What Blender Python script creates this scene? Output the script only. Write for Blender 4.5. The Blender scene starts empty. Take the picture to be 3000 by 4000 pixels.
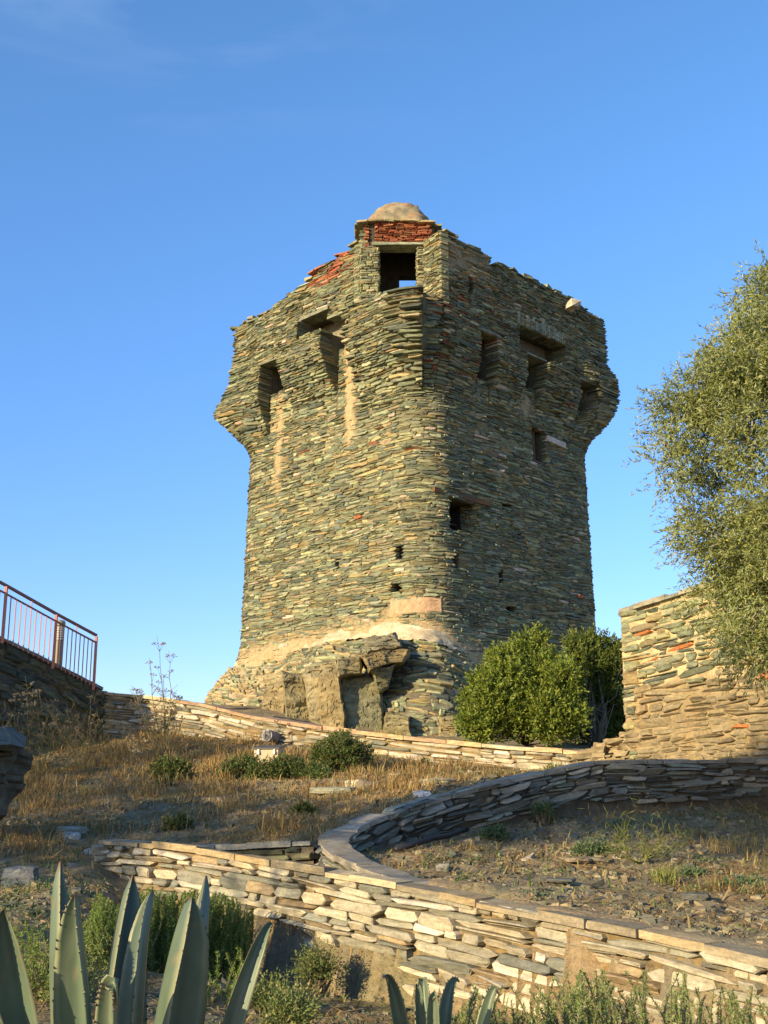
import bpy, math, random
import numpy as np
from mathutils import Vector

R = math.radians
SC = bpy.context.scene
COL = SC.collection
rng = np.random.default_rng(7)
random.seed(7)

# ------------------------------------------------------------------ camera
PITCH = R(13.5)
cam_d = bpy.data.cameras.new("camera")
cam = bpy.data.objects.new("camera", cam_d)
COL.objects.link(cam)
cam.location = (0, 0, 0)
cam.rotation_euler = (R(90) + PITCH, 0, 0)
cam_d.sensor_fit = 'VERTICAL'
cam_d.sensor_height = 24
cam_d.lens = 12.0 / (2000 / 4492.0)
cam_d.clip_start = 0.05
cam_d.clip_end = 3000
SC.camera = cam

# ------------------------------------------------------------------ light
SUN_EL, SUN_AZ = R(17), R(45.5)          # azimuth measured to the left of straight behind the camera
sdir = Vector((-math.sin(SUN_AZ) * math.cos(SUN_EL), -math.cos(SUN_AZ) * math.cos(SUN_EL), math.sin(SUN_EL)))
world = bpy.data.worlds.new("World")
SC.world = world
world.use_nodes = True
wn, wl = world.node_tree.nodes, world.node_tree.links
wn.clear()
w_out = wn.new('ShaderNodeOutputWorld')
w_bg = wn.new('ShaderNodeBackground')
w_sky = wn.new('ShaderNodeTexSky')
w_sky.sky_type = 'NISHITA'
w_sky.sun_disc = False
w_sky.sun_elevation = SUN_EL
w_sky.sun_rotation = math.pi + SUN_AZ
w_sky.altitude = 100
w_sky.air_density = 1.0
w_sky.dust_density = 0.3
w_sky.ozone_density = 2.5
w_hsv = wn.new('ShaderNodeHueSaturation')
w_hsv.inputs['Hue'].default_value = 0.5
w_hsv.inputs['Saturation'].default_value = 1.2
w_bg.inputs[1].default_value = 0.13
# faint cirrus, high on the left
w_tc = wn.new('ShaderNodeTexCoord')
w_map = wn.new('ShaderNodeMapping')
w_map.inputs['Rotation'].default_value = (0, R(20), R(-25))
w_map.inputs['Scale'].default_value = (2.0, 6.0, 9.0)
w_noise = wn.new('ShaderNodeTexNoise')
w_noise.inputs['Scale'].default_value = 1.3
w_noise.inputs['Detail'].default_value = 7
w_noise.inputs['Roughness'].default_value = 0.55
w_noise.inputs['Distortion'].default_value = 0.6
w_ramp = wn.new('ShaderNodeValToRGB')
w_ramp.color_ramp.elements[0].position = 0.50
w_ramp.color_ramp.elements[0].color = (0, 0, 0, 1)
w_ramp.color_ramp.elements[1].position = 0.85
w_ramp.color_ramp.elements[1].color = (0.30, 0.30, 0.30, 1)
w_sep = wn.new('ShaderNodeSeparateXYZ')
w_hi = wn.new('ShaderNodeMapRange')
w_hi.inputs[1].default_value = 0.50
w_hi.inputs[2].default_value = 0.66
w_lf = wn.new('ShaderNodeMapRange')
w_lf.inputs[1].default_value = 0.08
w_lf.inputs[2].default_value = -0.16
w_m1 = wn.new('ShaderNodeMath'); w_m1.operation = 'MULTIPLY'
w_m2 = wn.new('ShaderNodeMath'); w_m2.operation = 'MULTIPLY'
w_mix = wn.new('ShaderNodeMixRGB')
w_mix.inputs[2].default_value = (4.6, 5.2, 6.0, 1)
wl.new(w_tc.outputs['Generated'], w_map.inputs[0]); wl.new(w_map.outputs[0], w_noise.inputs[0])
wl.new(w_noise.outputs[0], w_ramp.inputs[0]); wl.new(w_tc.outputs['Generated'], w_sep.inputs[0])
wl.new(w_sep.outputs['Z'], w_hi.inputs[0]); wl.new(w_sep.outputs['X'], w_lf.inputs[0])
wl.new(w_hi.outputs[0], w_m1.inputs[0]); wl.new(w_lf.outputs[0], w_m1.inputs[1])
wl.new(w_m1.outputs[0], w_m2.inputs[0]); wl.new(w_ramp.outputs[0], w_m2.inputs[1])
wl.new(w_sky.outputs[0], w_hsv.inputs['Color']); 
w_gr = wn.new('ShaderNodeMapRange'); w_gr.interpolation_type = 'SMOOTHSTEP'
w_gr.inputs[1].default_value = -0.05; w_gr.inputs[2].default_value = 0.62; w_gr.inputs[3].default_value = 1.0; w_gr.inputs[4].default_value = 0.0
w_tint = wn.new('ShaderNodeMixRGB'); w_tint.blend_type = 'MULTIPLY'; w_tint.inputs[2].default_value = (0.51, 0.59, 0.86, 1)
wl.new(w_sep.outputs['Z'], w_gr.inputs[0]); wl.new(w_gr.outputs[0], w_tint.inputs[0]); w_all = wn.new('ShaderNodeMixRGB'); w_all.blend_type = 'MULTIPLY'; w_all.inputs[0].default_value = 1.0; w_all.inputs[2].default_value = (1.10, 1.02, 1.06, 1)
wl.new(w_hsv.outputs[0], w_all.inputs[1]); wl.new(w_all.outputs[0], w_tint.inputs[1])
wl.new(w_tint.outputs[0], w_mix.inputs[1])
wl.new(w_m2.outputs[0], w_mix.inputs[0])
wl.new(w_mix.outputs[0], w_bg.inputs[0]); wl.new(w_bg.outputs[0], w_out.inputs[0])

sun_d = bpy.data.lights.new("sun", 'SUN')
sun_d.energy = 4.2
sun_d.angle = R(0.53)
sun_d.color = (1.0, 0.80, 0.50)
sun = bpy.data.objects.new("sun", sun_d)
COL.objects.link(sun)
sun.location = sdir * 60
sun.rotation_euler = sdir.to_track_quat('Z', 'Y').to_euler()

SC.view_settings.view_transform = 'Standard'
SC.view_settings.look = 'None'
SC.view_settings.exposure = 1.14
SC.view_settings.gamma = 1.0
SC.cycles.max_bounces = 5

# ------------------------------------------------------------------ helpers
F_PX = 4492.0
def U(px, py, Y):
    """photo pixel + distance ahead -> point in the place"""
    xc, yc = (px - 1500) / F_PX, -(py - 2000) / F_PX
    d = np.array([xc, math.cos(PITCH) - yc * math.sin(PITCH), math.sin(PITCH) + yc * math.cos(PITCH)])
    return d * (Y / d[1])
def UL(lst):
    return np.array([U(*a) for a in lst])

def vnoise(x, y, seed=0):
    """cheap smooth value noise, vectorised, about -1..1"""
    x = np.asarray(x, float); y = np.asarray(y, float)
    xi, yi = np.floor(x).astype(np.int64), np.floor(y).astype(np.int64)
    fx, fy = x - xi, y - yi
    fx = fx * fx * (3 - 2 * fx); fy = fy * fy * (3 - 2 * fy)
    def h(a, b):
        n = (a * 374761393 + b * 668265263 + seed * 974711) & 0xffffffff
        n = ((n ^ (n >> 13)) * 1274126177) & 0xffffffff
        return ((n ^ (n >> 16)) & 0xffff) / 32767.5 - 1
    return (h(xi, yi) * (1 - fx) + h(xi + 1, yi) * fx) * (1 - fy) + (h(xi, yi + 1) * (1 - fx) + h(xi + 1, yi + 1) * fx) * fy
def fbm(x, y, seed=0, o=4):
    s, a = 0, 0.5
    for k in range(o):
        s = s + a * vnoise(x * 2 ** k, y * 2 ** k, seed + k); a *= 0.5
    return s
def sstep(a, b, x):
    t = np.clip((x - a) / (b - a), 0, 1)
    return t * t * (3 - 2 * t)

def mk(name, V, faces, mat, parent=None, col=None, smooth=False):
    """one mesh object from numpy arrays; faces = list of (m,k) index arrays"""
    V = np.asarray(V, np.float32).reshape(-1, 3)
    faces = [np.asarray(f, np.int32) for f in faces if len(f)]
    me = bpy.data.meshes.new(name)
    me.vertices.add(len(V)); me.vertices.foreach_set('co', V.ravel())
    loops = np.concatenate([f.ravel() for f in faces])
    sizes = np.concatenate([np.full(len(f), f.shape[1], np.int32) for f in faces])
    starts = np.concatenate([[0], np.cumsum(sizes)[:-1]]).astype(np.int32)
    me.loops.add(len(loops)); me.loops.foreach_set('vertex_index', loops)
    me.polygons.add(len(sizes)); me.polygons.foreach_set('loop_start', starts)
    if smooth:
        me.polygons.foreach_set('use_smooth', np.ones(len(sizes), bool))
    else:
        me.polygons.foreach_set('use_smooth', np.zeros(len(sizes), bool))
    if col is not None:
        c = np.ones((len(V), 4), np.float32); c[:, :3] = np.asarray(col).reshape(-1, 3)
        at = me.attributes.new('col', 'FLOAT_COLOR', 'POINT'); at.data.foreach_set('color', c.ravel())
    me.update(calc_edges=True); me.validate()
    ob = bpy.data.objects.new(name, me)
    COL.objects.link(ob)
    me.materials.append(mat)
    if parent is not None: ob.parent = parent
    return ob

class MB:
    """collects pieces into one mesh with a colour per vertex"""
    def __init__(s): s.V, s.F, s.C, s.n = [], [], [], 0
    def add(s, V, faces, col):
        V = np.asarray(V, float).reshape(-1, 3)
        s.V.append(V); s.C.append(np.broadcast_to(np.asarray(col, float), V.shape))
        s.F += [np.asarray(f, np.int64) + s.n for f in faces if len(f)]; s.n += len(V)
    def box(s, c, sx, sy, sz, col, rz=0, jit=0):
        P = np.array([[x, y, z] for z in (-.5, .5) for y in (-.5, .5) for x in (-.5, .5)]) * (sx, sy, sz)
        if jit: P = P + rng.uniform(-jit, jit, P.shape)
        ca, sa = math.cos(rz), math.sin(rz)
        P = np.stack([P[:, 0] * ca - P[:, 1] * sa, P[:, 0] * sa + P[:, 1] * ca, P[:, 2]], -1) + np.asarray(c)
        s.add(P, [np.array([[0, 2, 3, 1], [4, 5, 7, 6], [0, 1, 5, 4], [1, 3, 7, 5], [3, 2, 6, 7], [2, 0, 4, 6]])], col)
    def bar(s, a, b, w, d, col):
        """square bar from a to b"""
        a, b = np.asarray(a, float), np.asarray(b, float)
        t = (b - a) / np.linalg.norm(b - a)
        up = np.array([0, 0, 1.]) if abs(t[2]) < .9 else np.array([0, 1., 0])
        x = np.cross(t, up); x /= np.linalg.norm(x); y = np.cross(x, t)
        P = [p + x * i * w / 2 + y * j * d / 2 for p in (a, b) for i, j in ((-1, -1), (1, -1), (1, 1), (-1, 1))]
        s.add(P, [np.array([[3, 2, 1, 0], [4, 5, 6, 7], [0, 1, 5, 4], [1, 2, 6, 5], [2, 3, 7, 6], [3, 0, 4, 7]])], col)
    def tube(s, pts, rads, col, n=6):
        pts = np.asarray(pts, float); k = len(pts)
        t = np.gradient(pts, axis=0); t /= np.linalg.norm(t, axis=1)[:, None] + 1e-9
        ref = np.array([0.3, 0.9, 0.2]) if abs(t[0][2]) > .8 else np.array([0, 0, 1.])
        x = np.cross(t, ref); x /= np.linalg.norm(x, axis=1)[:, None] + 1e-9
        y = np.cross(t, x)
        an = np.arange(n) * 2 * math.pi / n
        rads = np.broadcast_to(np.asarray(rads, float), (k,))
        P = pts[:, None] + rads[:, None, None] * (np.cos(an)[None, :, None] * x[:, None] + np.sin(an)[None, :, None] * y[:, None])
        i = np.arange(k - 1)[:, None] * n; j = np.arange(n)[None]; j2 = (j + 1) % n
        q = np.stack([i + j, i + j2, i + n + j2, i + n + j], -1).reshape(-1, 4)
        s.add(P.reshape(-1, 3), [q, np.array([np.arange(n)[::-1]]), np.array([np.arange(n) + (k - 1) * n])], col)
    def leaves(s, P, D, W, L, wd, col, bend=0.0):
        """diamond leaves at P along D with side W (arrays)"""
        n = len(P)
        L = np.broadcast_to(np.asarray(L, float), (n,))[:, None]; wd = np.broadcast_to(np.asarray(wd, float), (n,))[:, None]
        Nn = np.cross(D, W)
        a = P; b = P + D * L * .45 + W * wd * .5 + Nn * L * bend; c = P + D * L; d = P + D * L * .45 - W * wd * .5 + Nn * L * bend
        V = np.stack([a, b, c, d], 1).reshape(-1, 3)
        C = np.repeat(np.broadcast_to(col, (n, 3)), 4, axis=0)
        s.add(V, [np.arange(4 * n).reshape(-1, 4)], C)
    def build(s, name, mat, parent=None, smooth=False):
        return mk(name, np.concatenate(s.V), s.F, mat, parent, np.concatenate(s.C), smooth)

def unit(v):
    return v / (np.linalg.norm(v, axis=-1, keepdims=True) + 1e-9)
def rand_dirs(n):
    return unit(rng.normal(size=(n, 3)))
def empty(name, loc, label, cat, group=None):
    o = bpy.data.objects.new(name, None); COL.objects.link(o)
    o.empty_display_size = .2; o.location = [float(v) for v in loc]
    return tag(o, label, cat, group)
def tag(o, label=None, cat=None, group=None, kind=None):
    if label: o['label'] = label
    if cat: o['category'] = cat
    if group: o['group'] = group
    if kind: o['kind'] = kind
    return o

# ------------------------------------------------------------------ materials
def mat_base(name, rough=.9, spec=.2):
    m = bpy.data.materials.new(name); m.use_nodes = True
    nt = m.node_tree; b = nt.nodes['Principled BSDF']
    b.inputs['Roughness'].default_value = rough
    b.inputs['Specular IOR Level'].default_value = spec
    return m, nt, b
def node(nt, t, **kw):
    n = nt.nodes.new(t)
    for k, v in kw.items():
        if k in n.inputs: n.inputs[k].default_value = v
        else: setattr(n, k, v)
    return n
def mat_stone(name, scale=(3, 3, 14), var=.55, bump=.35, bdist=.012, rough=.88, fine=22):
    """colour attribute broken up by layered grain, lichen-like spots and bump"""
    m, nt, b = mat_base(name, rough, .22)
    L = nt.links.new
    at = node(nt, 'ShaderNodeAttribute', attribute_name='col')
    geo = node(nt, 'ShaderNodeNewGeometry')
    mp = node(nt, 'ShaderNodeMapping'); mp.inputs['Scale'].default_value = scale
    n1 = node(nt, 'ShaderNodeTexNoise', Scale=1.6, Detail=6.0, Roughness=.62)
    n2 = node(nt, 'ShaderNodeTexNoise', Scale=float(fine), Detail=4.0, Roughness=.65)
    L(geo.outputs['Position'], mp.inputs[0]); L(mp.outputs[0], n1.inputs[0]); L(geo.outputs['Position'], n2.inputs[0])
    r1 = node(nt, 'ShaderNodeMapRange'); r1.inputs[1].default_value = .25; r1.inputs[2].default_value = .75
    r1.inputs[3].default_value = 1 - var; r1.inputs[4].default_value = 1 + var
    L(n1.outputs[0], r1.inputs[0])
    r2 = node(nt, 'ShaderNodeMapRange'); r2.inputs[1].default_value = .3; r2.inputs[2].default_value = .7
    r2.inputs[3].default_value = .78; r2.inputs[4].default_value = 1.2
    L(n2.outputs[0], r2.inputs[0])
    mu = node(nt, 'ShaderNodeMath', operation='MULTIPLY'); L(r1.outputs[0], mu.inputs[0]); L(r2.outputs[0], mu.inputs[1])
    vm = node(nt, 'ShaderNodeVectorMath', operation='SCALE'); L(at.outputs['Color'], vm.inputs[0]); L(mu.outputs[0], vm.inputs['Scale'])
    # ochre lichen and rust staining
    n3 = node(nt, 'ShaderNodeTexNoise', Scale=2.3, Detail=5.0, Roughness=.6)
    L(geo.outputs['Position'], n3.inputs[0])
    r3 = node(nt, 'ShaderNodeMapRange'); r3.inputs[1].default_value = .52; r3.inputs[2].default_value = .74; r3.inputs[4].default_value = .35
    L(n3.outputs[0], r3.inputs[0])
    mx = node(nt, 'ShaderNodeMixRGB', blend_type='MULTIPLY'); mx.inputs[2].default_value = (1.35, 1.0, .55, 1)
    L(r3.outputs[0], mx.inputs[0]); L(vm.outputs[0], mx.inputs[1]); L(mx.outputs[0], b.inputs['Base Color'])
    ad = node(nt, 'ShaderNodeMath', operation='ADD'); L(n1.outputs[0], ad.inputs[0]); L(n2.outputs[0], ad.inputs[1])
    bp = node(nt, 'ShaderNodeBump', Strength=bump, Distance=bdist); L(ad.outputs[0], bp.inputs['Height']); L(bp.outputs[0], b.inputs['Normal'])
    return m
def mat_leaf(name, trans=.25, rough=.55, spec=.3):
    m, nt, b = mat_base(name, rough, spec)
    L = nt.links.new
    at = node(nt, 'ShaderNodeAttribute', attribute_name='col')
    L(at.outputs['Color'], b.inputs['Base Color'])
    tr = node(nt, 'ShaderNodeBsdfTranslucent'); L(at.outputs['Color'], tr.inputs[0])
    mx = node(nt, 'ShaderNodeMixShader'); mx.inputs[0].default_value = trans
    L(b.outputs[0], mx.inputs[1]); L(tr.outputs[0], mx.inputs[2]); L(mx.outputs[0], nt.nodes['Material Output'].inputs[0])
    return m
def mat_plain(name, rough=.6, spec=.3, metal=0.0, nscale=30.0, var=.25):
    m, nt, b = mat_base(name, rough, spec)
    b.inputs['Metallic'].default_value = metal
    L = nt.links.new
    at = node(nt, 'ShaderNodeAttribute', attribute_name='col')
    geo = node(nt, 'ShaderNodeNewGeometry')
    n = node(nt, 'ShaderNodeTexNoise', Scale=nscale, Detail=4.0); L(geo.outputs['Position'], n.inputs[0])
    r = node(nt, 'ShaderNodeMapRange'); r.inputs[3].default_value = 1 - var; r.inputs[4].default_value = 1 + var; L(n.outputs[0], r.inputs[0])
    vm = node(nt, 'ShaderNodeVectorMath', operation='SCALE'); L(at.outputs['Color'], vm.inputs[0]); L(r.outputs[0], vm.inputs['Scale'])
    L(vm.outputs[0], b.inputs['Base Color'])
    return m

M_STONE = mat_stone('slate_stone')
M_STONE_NEAR = mat_stone('slate_stone_near', scale=(5, 5, 30), var=.38, bump=.5, bdist=.008, fine=45)
M_MORTAR = mat_stone('earthy_mortar', scale=(5, 5, 5), var=.35, bump=.7, bdist=.02, rough=.97, fine=28)
M_ROCK = mat_stone('bedrock', scale=(2, 2, 5), var=.5, bump=.6, bdist=.03, fine=12)
M_PLASTER = mat_stone('lime_render', scale=(3, 3, 3), var=.3, bump=.5, bdist=.02, rough=.95, fine=16)
M_GROUND = mat_stone('dry_soil', scale=(1.6, 1.6, 1.6), var=.4, bump=.8, bdist=.03, rough=1.0, fine=26)
M_LEAF = mat_leaf('leaf')
M_GRASS = mat_leaf('dry_grass', .3, .8, .1)
M_BARK = mat_stone('bark', scale=(12, 12, 3), var=.4, bump=.6, bdist=.01, fine=50)
M_PAINT = mat_plain('weathered_paint', .5, .35, 0, 18, .3)
M_PLAST = mat_plain('plastic', .45, .4, 0, 25, .15)
M_WOOD = mat_stone('old_wood', scale=(8, 8, 20), var=.35, bump=.4, bdist=.006, fine=50)

PAL = np.array((.96, 1.0, 1.07)) * np.array([(.152, .158, .088), (.200, .198, .108), (.262, .248, .124), (.110, .120, .078), (.285, .218, .092), (.37, .315, .172), (.212, .172, .086)])
def pal_cols(n, w, spread=.18):
    i = rng.choice(len(PAL), n, p=np.array(w) / np.sum(w))
    return PAL[i] * rng.uniform(1 - spread, 1 + spread, (n, 1)) * rng.uniform(.95, 1.05, (n, 3))

# ------------------------------------------------------------------ masonry
def courses(W, H, hr, lr, breaks=None, s0=0.0, wave=.05, gap=.012, t0=0.0):
    """cells (sa, sb, ta, tb) of irregular coursed slabs"""
    out = []
    t = t0; k = 0
    while t < H:
        h = random.uniform(*hr)
        bk = sorted(breaks(t + h / 2)) if breaks else []
        s = s0 - random.uniform(0, lr[1])
        while s < s0 + W:
            l = random.uniform(*lr) * (.6 + .8 * random.random())
            e = s + l
            for b in bk:
                if s + .02 < b < e - .02 or (s < b <= e and b - s > .05):
                    e = b; break
            if e - s > .05:
                ph = t + wave * math.sin(s * .9 + k * .35) + wave * .6 * math.sin(s * 2.3 + k * .21)
                if h > (hr[0] + hr[1]) * .5 and random.random() < .3:
                    m = random.uniform(.35, .65) * h
                    out.append((s, e - gap, ph, ph + m - gap * .7)); out.append((s, e - gap, ph + m, ph + h - gap * .7))
                else:
                    out.append((s, e - gap, ph, ph + h - gap * .7 + random.uniform(-.008, .012)))
            s = e
        t += h; k += 1
    return np.array(out)

OUT8 = np.array([(-1, -.05), (-.86, -1), (0, -1), (.86, -1), (1, .05), (.86, 1), (0, 1), (-.86, 1)])
def stones(mb, surf, cells, off, depth, protr, col, jp=.10, jq=.16, tilt=.012, rough=.008, bevel=.014, slope=.03, pin=.68):
    """slabs with ragged outlines standing out of a surface; one bevelled lump each"""
    n = len(cells)
    sc, tc = (cells[:, 0] + cells[:, 1]) / 2, (cells[:, 2] + cells[:, 3]) / 2
    hl, hh = (cells[:, 1] - cells[:, 0]) / 2, (cells[:, 3] - cells[:, 2]) / 2
    o = np.repeat(OUT8[None], n, 0).copy()
    ins = rng.uniform(pin, 1.0, (n, 4))
    for q, i in enumerate((1, 3, 5, 7)): o[:, i, 0] = np.sign(o[:, i, 0]) * ins[:, q]
    o += rng.uniform(-1, 1, o.shape) * (jp * .5, jq)
    o[:, (0, 4), 1] += rng.uniform(-.5, .5, (n, 2))
    sl = rng.normal(0, slope, n)
    S = sc[:, None] + o[:, :, 0] * hl[:, None]
    T = tc[:, None] + o[:, :, 1] * hh[:, None] + o[:, :, 0] * hl[:, None] * sl[:, None]
    S2 = sc[:, None] + o[:, :, 0] * np.maximum(hl[:, None] - bevel * 1.2, hl[:, None] * .55)
    T2 = tc[:, None] + o[:, :, 1] * np.maximum(hh[:, None] - bevel, hh[:, None] * .5) + o[:, :, 0] * hl[:, None] * sl[:, None]
    P1, N1 = surf(S, T); P2, N2 = surf(S2, T2)
    pr = np.broadcast_to(protr, (n,))[:, None] + rng.normal(0, tilt, (n, 1)) * o[:, :, 0] + rng.normal(0, tilt, (n, 1)) * o[:, :, 1]
    of = off(S, T) if callable(off) else np.broadcast_to(off, (n,))[:, None]
    dp = np.broadcast_to(depth, (n,))[:, None]
    f = P2 + N2 * (of + pr + rng.uniform(-rough, rough, (n, 8)))[..., None]
    g = P1 + N1 * (of + pr - bevel * rng.uniform(.7, 1.8, (n, 8)))[..., None]
    k = P1 + N1 * (of - dp + 0 * pr)[..., None]
    V = np.stack([f, g, k], 1).reshape(-1, 3)
    b = (np.arange(n) * 24)[:, None]
    i = np.arange(8); j = (i + 1) % 8
    q1 = np.stack([i + 8, j + 8, j, i], -1)[None] + b[..., None]
    q2 = np.stack([i + 16, j + 16, j + 8, i + 8], -1)[None] + b[..., None]
    C = np.repeat(col, 24, axis=0)
    mb.add(V, [np.arange(8)[None] + b, q1.reshape(-1, 4), q2.reshape(-1, 4)], C)

def grid_faces(nu, nv, keep=None):
    i = np.arange(nu - 1)[:, None] * nv + np.arange(nv - 1)[None]
    q = np.stack([i, i + nv, i + nv + 1, i + 1], -1)
    return q[keep] if keep is not None else q.reshape(-1, 4)

class Line:
    """a wall line in plan with a top height, arc-length parametrised"""
    def __init__(s, pts, sub=14, side=1):
        P = np.asarray(pts, float)
        d = np.concatenate([[0], np.cumsum(np.linalg.norm(np.diff(P[:, :2], axis=0), axis=1))])
        u = np.linspace(0, d[-1], max(60, int(d[-1] * sub)))
        Q = np.stack([np.interp(u, d, P[:, c]) for c in range(3)], -1)
        for _ in range(3):
            Q[1:-1] = (Q[:-2] + 2 * Q[1:-1] + Q[2:]) / 4
        s.P = Q; s.u = np.concatenate([[0], np.cumsum(np.linalg.norm(np.diff(Q[:, :2], axis=0), axis=1))]); s.L = s.u[-1]
        t = np.gradient(Q[:, :2], axis=0)
        nrm = unit(np.stack([t[:, 1], -t[:, 0]], -1)) * side
        for _ in range(6): nrm[1:-1] = (nrm[:-2] + 2 * nrm[1:-1] + nrm[2:]) / 4
        s.N = unit(nrm)
    def at(s, u):
        u = np.asarray(u, float)
        P = np.stack([np.interp(u, s.u, s.P[:, c]) for c in range(3)], -1)
        N = unit(np.stack([np.interp(u, s.u, s.N[:, c]) for c in range(2)], -1))
        return P, np.concatenate([N, np.zeros(N.shape[:-1] + (1,))], -1)

def wall_face(mb, mbb, ln, sgn, half, H, hr, lr, colf, mort, protr=(.0, .04), depth=.14, keep=None, batter=0.0, backoff=-.03, wave=.03, gap=.012, back_rough=.02, **kw):
    """stones and mortar on one side of a wall; T runs DOWN from the top. H(s) = face height"""
    def surf(S, T):
        P, N = ln.at(np.clip(S, 0, ln.L)); N = N * sgn
        t = (T[..., None] if np.ndim(T) else T)
        Pp = P + N * (half + batter * t)
        Pp[..., 2] = P[..., 2] - T
        ex = (S - np.clip(S, 0, ln.L))
        return Pp, N
    Hm = float(np.max(H(np.linspace(0, ln.L, 50))))
    c = courses(ln.L, Hm, hr, lr, wave=wave, gap=gap, t0=.0)
    sc, tc = (c[:, 0] + c[:, 1]) / 2, (c[:, 2] + c[:, 3]) / 2
    k = (sc > -.02) & (sc < ln.L + .02) & (tc < H(sc) + .03)
    if keep is not None: k &= keep(sc, tc)
    c = c[k]; sc, tc = sc[k], tc[k]
    c[:, 0] = np.maximum(c[:, 0], -.02); c[:, 1] = np.minimum(c[:, 1], ln.L + .02)
    c = c[c[:, 1] - c[:, 0] > .04]; sc, tc = (c[:, 0] + c[:, 1]) / 2, (c[:, 2] + c[:, 3]) / 2
    stones(mb, surf, c, 0.0, depth, rng.uniform(protr[0], protr[1], len(c)), colf(sc, tc), **kw)
    nu, nv = max(8, int(ln.L / .06)), max(6, int(Hm / .05))
    S, q = np.meshgrid(np.linspace(0, ln.L, nu), np.linspace(0, 1, nv), indexing='ij')
    T = q * (H(S) + .25)
    P, N = surf(S, T)
    o = backoff + back_rough * fbm(S * 5, T * 5, 3)
    mbb.add((P + N * o[..., None]), [grid_faces(nu, nv)], mort(S.ravel(), T.ravel()))

def cap_slabs(mb, ln, ha, hb, th, lr, colf, over=.02, lift=0.0):
    """coping slabs laid along the wall top, ha / hb = reach to each side"""
    s = 0
    while s < ln.L - .05:
        e = min(ln.L, s + random.uniform(*lr))
        ss = np.linspace(s + .006, e - .006, max(2, int((e - s) / .12) + 1))
        P, N = ln.at(ss)
        h = th * random.uniform(.75, 1.2); z = lift + random.uniform(-.008, .008)
        A = P + N * (ha + over * random.uniform(.3, 1.5)); B = P - N * (hb + over * random.uniform(.3, 1.5))
        jj = rng.uniform(-.012, .012, (len(ss), 2))
        A = A + N * jj[:, :1]; B = B + N * jj[:, 1:]
        up = np.array([0, 0, 1.])
        tz = random.uniform(-.01, .01)
        V = np.stack([A + up * (z + h + tz), B + up * (z + h - tz), B + up * (z - .01), A + up * (z - .01)], 1)
        n = len(ss)
        i = np.arange(n - 1)[:, None] * 4; j = np.arange(4)[None]; j2 = (j + 1) % 4
        q = np.stack([i + j, i + 4 + j, i + 4 + j2, i + j2], -1).reshape(-1, 4)
        mb.add(V.reshape(-1, 3), [q, np.array([[0, 1, 2, 3]]), np.array([[3, 2, 1, 0]]) + (n - 1) * 4], colf())
        s = e

# ------------------------------------------------------------------ the ground
W1P = UL([(400, 3292, 10.6), (560, 3304, 10.2), (760, 3328, 9.7), (1000, 3372, 9.2), (1300, 3422, 8.6), (1650, 3485, 8.0), (2000, 3558, 7.4), (2250, 3612, 7.0), (2500, 3655, 6.7), (2800, 3722, 6.25), (3000, 3768, 6.0), (3500, 3880, 5.5), (4100, 4020, 5.0)])
W2P = UL([(3330, 2985, 13.0), (3000, 2980, 12.7), (2600, 2978, 12.4), (2300, 2985, 12.1), (2000, 3048, 11.8), (1700, 3128, 11.4), (1500, 3190, 11.0), (1380, 3238, 10.75), (1310, 3275, 10.45), (1298, 3310, 10.1), (1345, 3350, 9.75), (1450, 3400, 9.35), (1600, 3455, 8.9), (1800, 3520, 8.4), (1960, 3580, 8.0)])
W6P = UL([(520, 3322, 11.6), (760, 3316, 11.3), (1000, 3308, 11.0), (1250, 3296, 10.6)])
W3P = UL([(385, 2712, 24.5), (600, 2730, 24.0), (820, 2760, 23.3), (1000, 2806, 22.6), (1300, 2852, 21.5), (1600, 2888, 20.5), (2000, 2928, 19.2), (2250, 2945, 18.4), (2420, 2968, 17.7)])
W4P = UL([(395, 2695, 24.1), (200, 2595, 23.2), (0, 2497, 22.2), (-350, 2330, 20.6), (-800, 2170, 19.0), (-1400, 1960, 17.2)])
W5P = UL([(2424, 2398, 17.0), (2700, 2312, 15.3), (3000, 2225, 13.7), (3400, 2110, 12.0)])
W5P = np.concatenate([W5P, [W5P[-1] + (W5P[-1] - W5P[-2]) * 1.2]])

W3B = UL([(390, 2868, 24.5), (450, 2880, 24.3), (700, 2868, 23.7), (950, 2882, 22.7), (1150, 2905, 22), (1400, 2940, 21.1), (1700, 2975, 20.2), (2000, 2995, 19.2), (2250, 3015, 18.4), (2420, 3012, 17.8)])
W2B = UL([(1400, 3335, 10.5), (1600, 3278, 11), (1800, 3236, 11.4), (2190, 3200, 11.9), (2415, 3174, 12.1), (2813, 3162, 12.3), (3000, 3162, 12.4), (3400, 3162, 12.6)])
def lift(P, dz, dy=0.0):
    P = np.array(P, float); P[:, 2] += dz; P[:, 1] += dy; return P
class RBF:
    def __init__(s, P):
        P = np.asarray(P, float); s.X = P[:, :2]; n = len(P)
        A = np.zeros((n + 3, n + 3)); A[:n, :n] = np.linalg.norm(s.X[:, None] - s.X[None], axis=-1) + 1e-6 * np.eye(n)
        A[:n, n] = 1; A[:n, n + 1:] = s.X; A[n, :n] = 1; A[n + 1:, :n] = s.X.T
        s.c = np.linalg.solve(A, np.concatenate([P[:, 2], [0, 0, 0]]))
    def __call__(s, x, y):
        sh = np.shape(x); q = np.stack([np.ravel(x), np.ravel(y)], -1); out = np.zeros(len(q)); n = len(s.X)
        for i in range(0, len(q), 20000):
            b = q[i:i + 20000]
            out[i:i + 20000] = np.linalg.norm(b[:, None] - s.X[None], axis=-1) @ s.c[:n] + s.c[n] + b @ s.c[n + 1:]
        return out.reshape(sh)
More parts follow.
